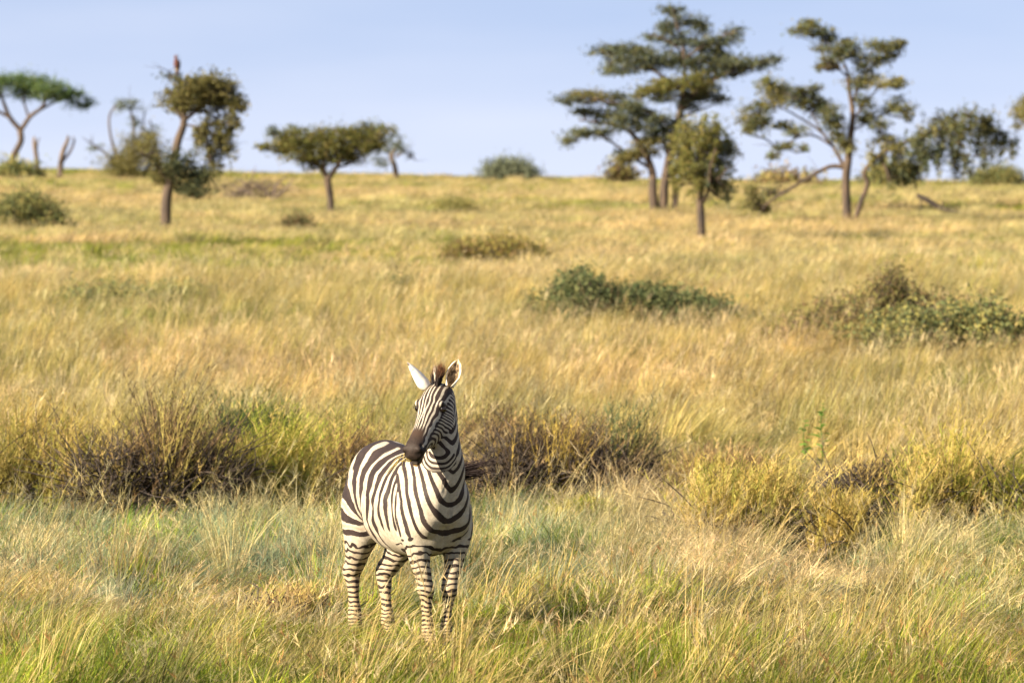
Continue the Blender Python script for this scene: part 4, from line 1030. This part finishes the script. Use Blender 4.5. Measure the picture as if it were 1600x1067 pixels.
# middle distance
bush('green_bush', 'long low dark green bush in the middle of the plain', (1015, 516), 305, 76, S_GREEN, 71, 30000, 520, .036, prof=([-1, -.8, -.5, 0, .5, 1], [.75, 1.0, .85, .72, .55, .2]), lean=-.12)
bush('green_bush', 'tangled brown and green thorn bush at right with bare sprays on top', (1335, 553), 285, 104, S_OLIVE + S_OLIVE + S_BROWN, 72, 19000, 620, .030, prof=([-1, -.5, 0, .3, .6, 1], [.25, .50, .80, .98, .85, .65]), lean=.1, spread=1.5)
bush('green_bush', 'spreading grey-green bush running out of the right edge', (1505, 570), 300, 92, S_GREEN + S_OLIVE, 73, 24000, 480, .034, prof=([-1, 0, .5, 1], [.6, .85, .75, .7]))
bush('dry_shrub', 'low brownish thicket left of the long green bush', (770, 420), 170, 38, S_BROWN + S_OLIVE + S_GOLD, 74, 9000, 300, .035)
bush('green_bush', 'grey-olive bush at the left edge below the stumps', (45, 372), 115, 55, S_OLIVE + S_GREEN, 75, 11000, 300, .045)
bush('dry_shrub', 'tiny dark shrub in the grass between the leaning and flat-topped acacias', (465, 370), 46, 24, S_GREEN + S_BROWN, 76, 2600, 90, .04)
bush('dry_shrub', 'tiny olive shrub below the skyline left of the tallest acacia', (712, 336), 60, 17, S_OLIVE, 77, 2600, 80, .045)
bush('green_bush', 'rounded green bush alone on the skyline at centre', (797, 288), 78, 26, [(.17, .19, .12), (.20, .22, .13), (.15, .17, .12)], 78, 9000, 160, .07, d=318)  # leaves paled, distance haze painted into their colour
bush('green_bush', 'olive bush on the skyline at the right edge', (1560, 302), 80, 30, S_OLIVE + S_GREEN, 79, 9000, 150, .065, d=300)
bush('dry_shrub', 'small tan bush on the skyline just left of the tallest acacia', (968, 284), 46, 30, S_OLIVE + S_BROWN, 80, 800, 90, .12, d=312)
bush('green_bush', 'low green bush on the skyline behind the spreading acacia', (1388, 292), 80, 34, S_GREEN + S_OLIVE, 81, 1500, 90, .13, d=305)
bush('green_bush', 'low green bush below the umbrella acacia at the left edge', (28, 296), 70, 24, S_GREEN + S_OLIVE, 82, 1300, 80, .13, d=275)
bush('dry_shrub', 'tan bush on the skyline right of the young tree', (1225, 296), 110, 22, S_OLIVE + S_BROWN, 83, 1500, 90, .12, d=300)
bush('green_shrub', 'low green patch of shrub in the left middle of the plain', (200, 490), 330, 34, S_GREEN + S_OLIVE, 84, 12000, 300, .032)
bush('green_shrub', 'low green patch of shrub in the middle of the plain, straight above the zebra', (640, 470), 190, 26, S_GREEN + S_OLIVE, 85, 8000, 200, .032)

# bright green weed
def weed(px, row, h, seed, label):
    rng = np.random.default_rng(seed); d = dist_of(px, row); k = d / FPX
    org = np.array(at(px, row, d)); org[2] = gz(org[0], org[1]); H = h * k * 1.2
    root = empty('weed', org); tag(root, label, 'plant', 'bright green weeds'); FOOT.append((org[0], d - .5, .45, .7))
    st = MB(); P = np.array([(0, 0, -.03), (.02, 0, H * .4), (.0, .01, H * .75), (.03, 0, H)])
    tube(st, P, [.009, .008, .006, .003], 5, 4, c=(.10, .16, .03)); st.obj('stem', M_SHRUB, root)
    src = None
    for i_ in range(34):
        s_ = min(1, i_ / 34 * .95 + .05 + rng.uniform(-.03, .03))
        p = np.array([np.interp(s_, [0, .4, .75, 1], P[:, j]) for j in range(3)])
        an = i_ * 2.4 + rng.uniform(-.6, .6); l = .15 * (1.15 - .6 * s_) * rng.uniform(.6, 1.2); dirv = np.array([math.cos(an), math.sin(an), rng.uniform(-.1, .6)])
        sd = np.array([-math.sin(an), math.cos(an), 0])
        lf = MB()
        q = [p, p + dirv * l * .45 + sd * l * .36, p + dirv * l + [0, 0, -.02], p + dirv * l * .45 - sd * l * .36, p + dirv * l * .5 - [0, 0, .006]]
        lf.add(q, f3=[[0, 1, 4], [1, 2, 4], [2, 3, 4], [3, 0, 4]], c=np.array((.15, .27, .05)) * rng.uniform(.8, 1.3))
        lf.obj('leaf', M_SHRUB, root)
weed(1256, 752, 80, 91, 'shorter bright green weed, left of a pair standing in the dry grass')
weed(1283, 750, 100, 92, 'taller bright green weed, right of a pair standing in the dry grass')

# ------------------------------------------------------------------ grass: clumps of single blades, set out over the plain
P_GREEN = [(.21, .29, .035), (.29, .35, .045), (.38, .38, .06), (.15, .23, .035), (.46, .41, .10)]
P_SILVER = [(.29, .34, .27), (.35, .39, .32), (.20, .27, .19), (.46, .44, .30), (.27, .33, .21)]
P_GOLD = [(.54, .41, .19), (.47, .34, .13), (.41, .34, .14), (.60, .48, .25), (.36, .32, .13)]
P_PALE = [(.62, .51, .31), (.56, .45, .25), (.67, .57, .38), (.48, .38, .19)]
P_BROWN = [(.22, .15, .08), (.30, .21, .10), (.14, .10, .06), (.38, .28, .13)]
P_LUSH = [(.15, .20, .05), (.20, .24, .06), (.12, .16, .06), (.26, .25, .07)]
H_PINK = [(.50, .26, .13), (.56, .33, .17)]
H_PALE = [(.68, .56, .38), (.60, .46, .27)]

def clump_mesh(name, rng, nb, rad, h, w, pal, bend=.5, wind=.22, heads=0, hpal=None):
    """one tussock: blades that spring from its foot, arch outward and lean with the wind"""
    n = nb
    a = rng.uniform(0, 2 * math.pi, n); rr = rad * np.sqrt(rng.random(n))
    b = np.stack([np.cos(a) * rr, np.sin(a) * rr, np.full(n, -.03)], 1)
    H = h * rng.uniform(.40, 1.05, n) ** .8
    own = rng.normal(size=2) * .30
    la = a + rng.normal(size=n) * .9; lm = bend * rng.uniform(.1, 1.15, n)
    lean = np.stack([np.cos(la) * lm + wind + own[0], np.sin(la) * lm - .05 + own[1]], 1) * H[:, None]
    ts = np.array([0, .35, .7, 1.0]); ws = np.array([.8, 1.0, .65, .06])
    wa = rng.uniform(-.9, .9, n); W = w * rng.uniform(.55, 1.25, n)
    side = np.stack([np.cos(wa), np.sin(wa), np.zeros(n)], 1) * W[:, None] * .5
    V = np.zeros((n, 4, 2, 3))
    droop = rng.uniform(0, .40, n) * lm
    for i_, t in enumerate(ts):
        c = b.copy()
        c[:, :2] += lean * (t ** 1.8)
        c[:, 2] += H * t * (1 - droop * t * t)
        V[:, i_, 0] = c - side * ws[i_]; V[:, i_, 1] = c + side * ws[i_]
    idx = np.arange(n * 8).reshape(n, 4, 2)
    F = np.stack([idx[:, :-1, 0], idx[:, :-1, 1], idx[:, 1:, 1], idx[:, 1:, 0]], -1).reshape(-1, 4)
    pal = np.asarray(pal)
    c = pal[rng.integers(0, len(pal), n)] * rng.uniform(.55, 1.30, (n, 1))
    mb = MB(); mb.add(V.reshape(-1, 3), F, c=np.repeat(c, 8, 0))
    heads = int(heads * rng.uniform(.2, 1.6))
    if heads:
        for j in np.argsort(-H)[:heads]:
            tip = V[j, 3].mean(0); dv = tip - V[j, 2].mean(0); dv /= np.linalg.norm(dv) + 1e-9
            m = 8; s = np.linspace(-.35, .12, m) * h * .35
            col = np.asarray(hpal)[rng.integers(0, len(hpal))]
            for q in s:
                p = tip + dv * q; o_ = (dv * .8 + rng.normal(size=3) * .45) * .045 * (h / .4)
                sd_ = np.array([.8, .4, .2]) * w * .42
                mb.add([p - sd_, p + sd_, p + o_], f3=[[0, 1, 2]], c=col * rng.uniform(.85, 1.1))
    return mb.mesh(name, M_GRASS, shade=False)

def species(name, fn, count=5):
    col = bpy.data.collections.new(name)
    for i_ in range(count):
        o = bpy.data.objects.new(name + '_clump', fn(np.random.default_rng(hash_(name) + i_)))
        col.objects.link(o)
    return col
def hash_(s): return sum((i_ + 1) * ord(c) for i_, c in enumerate(s)) % 100000

def instancer(col, name):
    ng = bpy.data.node_groups.new(name, 'GeometryNodeTree')
    ng.interface.new_socket('Geometry', in_out='INPUT', socket_type='NodeSocketGeometry')
    ng.interface.new_socket('Geometry', in_out='OUTPUT', socket_type='NodeSocketGeometry')
    N, L = ng.nodes, ng.links
    gi = N.new('NodeGroupInput'); go = N.new('NodeGroupOutput')
    ci = N.new('GeometryNodeCollectionInfo'); ci.inputs[0].default_value = col
    ci.inputs['Separate Children'].default_value = True; ci.inputs['Reset Children'].default_value = True
    ip = N.new('GeometryNodeInstanceOnPoints'); ip.inputs['Pick Instance'].default_value = True
    def at_(nm, ty):
        a = N.new('GeometryNodeInputNamedAttribute'); a.data_type = ty; a.inputs[0].default_value = nm; return a.outputs[0]
    L.new(gi.outputs[0], ip.inputs['Points']); L.new(ci.outputs[0], ip.inputs['Instance'])
    L.new(at_('pick', 'INT'), ip.inputs['Instance Index'])
    L.new(at_('turn', 'FLOAT_VECTOR'), ip.inputs['Rotation'])
    L.new(at_('size', 'FLOAT_VECTOR'), ip.inputs['Scale'])
    L.new(ip.outputs[0], go.inputs[0])
    return ng
def scatter(name, label, col, pts, sizes, rng):
    n = len(pts)
    if n == 0: return
    me = bpy.data.meshes.new(name)
    me.vertices.add(n); me.vertices.foreach_set('co', np.asarray(pts, np.float32).ravel())
    a = me.attributes.new('pick', 'INT', 'POINT'); a.data.foreach_set('value', rng.integers(0, len(col.objects), n).astype(np.int32))
    t = np.zeros((n, 3), np.float32); t[:, 2] = rng.normal(size=n) * .5; t[:, 0] = rng.normal(size=n) * .08; t[:, 1] = rng.normal(size=n) * .08
    a = me.attributes.new('turn', 'FLOAT_VECTOR', 'POINT'); a.data.foreach_set('vector', t.ravel())
    s = np.asarray(sizes, np.float32)
    a = me.attributes.new('size', 'FLOAT_VECTOR', 'POINT'); a.data.foreach_set('vector', s.ravel())
    o = bpy.data.objects.new(name, me); COL.objects.link(o)
    md = o.modifiers.new('clumps', 'NODES'); md.node_group = instancer(col, name)
    o['kind'] = 'stuff'
    o['label'] = label

KINDS = {
    'green_grass': ('yellow-green grass along the front of the field', species('green_grass', lambda r: clump_mesh('green_grass', r, 40, .10, .38, .0066, P_GREEN, .50, .20, 1.2, H_PINK), 7)),
    'silver_grass': ('soft silvery grey-green grass behind the zebra', species('silver_grass', lambda r: clump_mesh('silver_grass', r, 54, .12, .38, .0050, P_SILVER, .75, .30, 3, H_PALE), 7)),
    'golden_grass': ('tall golden grass of the middle field', species('golden_grass', lambda r: clump_mesh('golden_grass', r, 46, .12, .60, .0072, P_GOLD, .42, .20, 4, H_PALE), 7)),
    'pale_grass': ('pale straw grass with feathery seed heads', species('pale_grass', lambda r: clump_mesh('pale_grass', r, 46, .11, .52, .0058, P_PALE, .60, .32, 9, H_PALE), 7)),
    'brown_grass': ('dead brown grass in patches', species('brown_grass', lambda r: clump_mesh('brown_grass', r, 60, .16, .26, .0060, P_BROWN, .9, .1, 0, None), 5)),
    'lush_grass': ('dull green grass in the hollows', species('lush_grass', lambda r: clump_mesh('lush_grass', r, 75, .15, .40, .0060, P_LUSH, .6, .2, 1, H_PALE), 5)),
    'dark_tufts': ('small dark herb tufts, also standing in for shadow speckles in the dry grass', species('dark_tufts', lambda r: clump_mesh('dark_tufts', r, 60, .14, .40, .0070, [(.09, .09, .05), (.13, .10, .07), (.16, .15, .06), (.07, .08, .05)], 1.0, .05, 0, None), 6)),  # dark blades add painted shadow speckle between the clumps
    'tall_stalks': ('single tall pale grass stalks standing above the rest', species('tall_stalks', lambda r: clump_mesh('tall_stalks', r, 7, .16, .78, .0050, P_PALE + P_GOLD, .35, .22, 4, H_PALE), 9)),
    'far_dark_tufts': ('dark herb tufts, also standing in for shadow speckles far out on the plain', species('far_dark_tufts', lambda r: clump_mesh('far_dark_tufts', r, 90, .42, .50, .016, [(.10, .10, .06), (.15, .12, .08), (.17, .16, .07)], .9, .05, 0, None), 5)),  # coarser tufts of the same painted shadow speckle
    'far_golden_grass': ('golden grass far out on the plain', species('far_golden_grass', lambda r: clump_mesh('far_golden_grass', r, 110, .46, .54, .016, P_GOLD + P_PALE + P_PALE, .5, .22, 3, H_PALE), 6)),
    'far_green_grass': ('greenish grass in broad patches on the plain', species('far_green_grass', lambda r: clump_mesh('far_green_grass', r, 110, .46, .48, .016, P_LUSH + P_GOLD[2:3] + P_GREEN[1:3], .55, .2, 1, H_PALE), 6)),
}
names = list(KINDS)
acc = {k: ([], []) for k in names}
def place(y0, y1, cell, picker, hfun):
    rng = np.random.default_rng(int(y0 * 13))
    W = .155 * y1 + 3.0
    gx = np.arange(-W, W, cell); gy = np.arange(y0, y1, cell)
    X, Y = np.meshgrid(gx, gy); X = X.ravel() + rng.uniform(-.5, .5, X.size) * cell; Y = Y.ravel() + rng.uniform(-.5, .5, Y.size) * cell
    ok = np.abs(X) < .155 * Y + 3.0
    X, Y = X[ok], Y[ok]
    probs = picker(X, Y)                     # columns follow names; a column left over means bare
    cum = np.cumsum(probs, 1); u = rng.random(len(X))[:, None]
    ch = (u > cum).sum(1)
    Z = ground_z(X, Y)
    hs = hfun(X, Y) * rng.uniform(.6, 1.3, len(X))
    cut = rng.random(len(X)) < .72                   # some tall tufts stay between the shrubs
    for fx, fy, fw, fd_ in FOOT:
        if y0 - 4 < fy < y1 + 4:
            r_ = ((X - fx) / fw) ** 2 + ((Y - fy + .7) / (fd_ + .8)) ** 2
            hs = hs * (1 - .58 * smooth(1.25, .8, r_) * cut)
    for i_, nm in enumerate(names):
        m = ch == i_
        if m.any():
            acc[nm][0].append(np.stack([X[m], Y[m], Z[m]], 1))
            wd = rng.uniform(.85, 1.2, m.sum())
            acc[nm][1].append(np.stack([wd, wd, hs[m]], 1))
def cols(n, **k):
    P = np.zeros((n, len(names)))
    for nm, v in k.items(): P[:, names.index(nm)] = v
    s = P.sum(1, keepdims=True)
    return np.where(s > 1, P / np.maximum(s, 1e-6), P)
def pick_near(X, Y):
    n = len(X); a = noise2(X, Y, 1.6); b = noise2(X, Y, 3.2, 7); c = noise2(X, Y, .8, 3)
    px = 800 + FPX * X / Y
    front = smooth(40.5, 38.0, Y + (b - .5) * 3)
    silv = smooth(41.0, 43.5, Y + (b - .5) * 4) * smooth(55, 51, Y + (a - .5) * 5)
    gold = smooth(51, 55, Y + (a - .5) * 5)
    midr = 1 - np.clip(front + silv + gold, 0, 1)
    right = smooth(820, 1000, px)
    brown = smooth(.58, .70, a) * smooth(55, 46, Y) * .8
    return cols(n,
        green_grass=front * (.85 + .15 * b) + midr * .40 + silv * .14 * (b > .5) + gold * .10 * smooth(.45, .65, b) + brown * 0,
        silver_grass=silv * (.80 - .32 * right) + midr * .42,
        pale_grass=silv * (.08 + .40 * right) + midr * .12 + front * .06 + gold * .18,
        golden_grass=gold * .60 + midr * .10 + front * .10,
        brown_grass=brown * (.20 * midr + .10 * silv + .18 * front) + gold * .10 * smooth(.55, .7, a),
        tall_stalks=.05 + .06 * gold, dark_tufts=(.10 * gold + .05) * smooth(.50, .75, a),
        lush_grass=silv * .22 * smooth(.4, .6, c) + front * .06 + gold * .14 * smooth(.5, .7, b))
def h_near(X, Y):
    px = 800 + FPX * X / Y
    h = np.interp(Y, [30, 34.5, 36.5, 38.0, 38.8, 42, 50, 54, 57, 62], [1.0, .95, .75, .58, .62, .80, .85, .75, .95, 1.05])
    zx = np.exp(-(((X + .66) / .75) ** 2 + ((Y - 37.9) / 1.2) ** 2))
    h = h * (1 - .60 * zx)
    t = noise2(X, Y, .75, 5); t2 = noise2(X, Y, 2.4, 15)
    return h * np.clip(.32 + 1.05 * smooth(.28, .72, t) + .45 * (t2 - .45), .12, 2)
def pick_mid(X, Y):
    n = len(X); a = noise2(X, Y, 5.0, 2); b = noise2(X, Y, 2.4, 8); px = 800 + FPX * X / Y
    g = smooth(.52, .72, a) * .5
    return cols(n, dark_tufts=.04 + .30 * smooth(.60, .78, noise2(X, Y, 1.3, 21)), tall_stalks=.10, golden_grass=.52 * (1 - g), pale_grass=.28 * (1 - g), lush_grass=g * .6, green_grass=.10 * smooth(.5, .7, b), brown_grass=.10 * smooth(.6, .75, b))
def h_mid(X, Y): return .36 + .95 * smooth(.28, .72, noise2(X, Y, 1.2, 6)) + .5 * (noise2(X, Y, 4.0, 16) - .5)
def pick_far(X, Y):
    n = len(X); a = noise2(X, Y, 9.0, 2); b = noise2(X, Y, 22.0, 8); px = 800 + FPX * X / Y
    band = smooth(118, 128, Y) * smooth(158, 142, Y) * smooth(860, 600, px)      # greener sweep on the left
    crest = smooth(250, 300, Y)
    g = np.clip(.12 + .55 * smooth(.52, .74, a) * smooth(190, 140, Y) + .25 * smooth(.55, .75, b) + band * .55 + crest * .45, 0, .92)
    dk = .03 + .22 * smooth(.62, .80, noise2(X, Y, 3.0, 22)) * smooth(260, 200, Y)
    return cols(n, far_golden_grass=(1 - g) * (1 - dk), far_green_grass=g * (1 - dk), far_dark_tufts=dk)
def h_far(X, Y): return (.80 + .55 * (noise2(X, Y, 4.0, 6) - .5)) * np.interp(Y, [110, 200, 330], [1.0, .9, .8])
place(32, 46, .135, pick_near, h_near)
place(46, 62, .17, pick_near, h_near)
place(62, 84, .23, pick_mid, h_mid)
place(84, 116, .32, pick_mid, h_mid)
place(116, 200, .62, pick_far, h_far)
place(200, 345, 1.0, pick_far, h_far)
RG = np.random.default_rng(77)
for nm in names:
    P, S = acc[nm]
    if P: scatter(nm, KINDS[nm][0], KINDS[nm][1], np.concatenate(P), np.concatenate(S), RG)
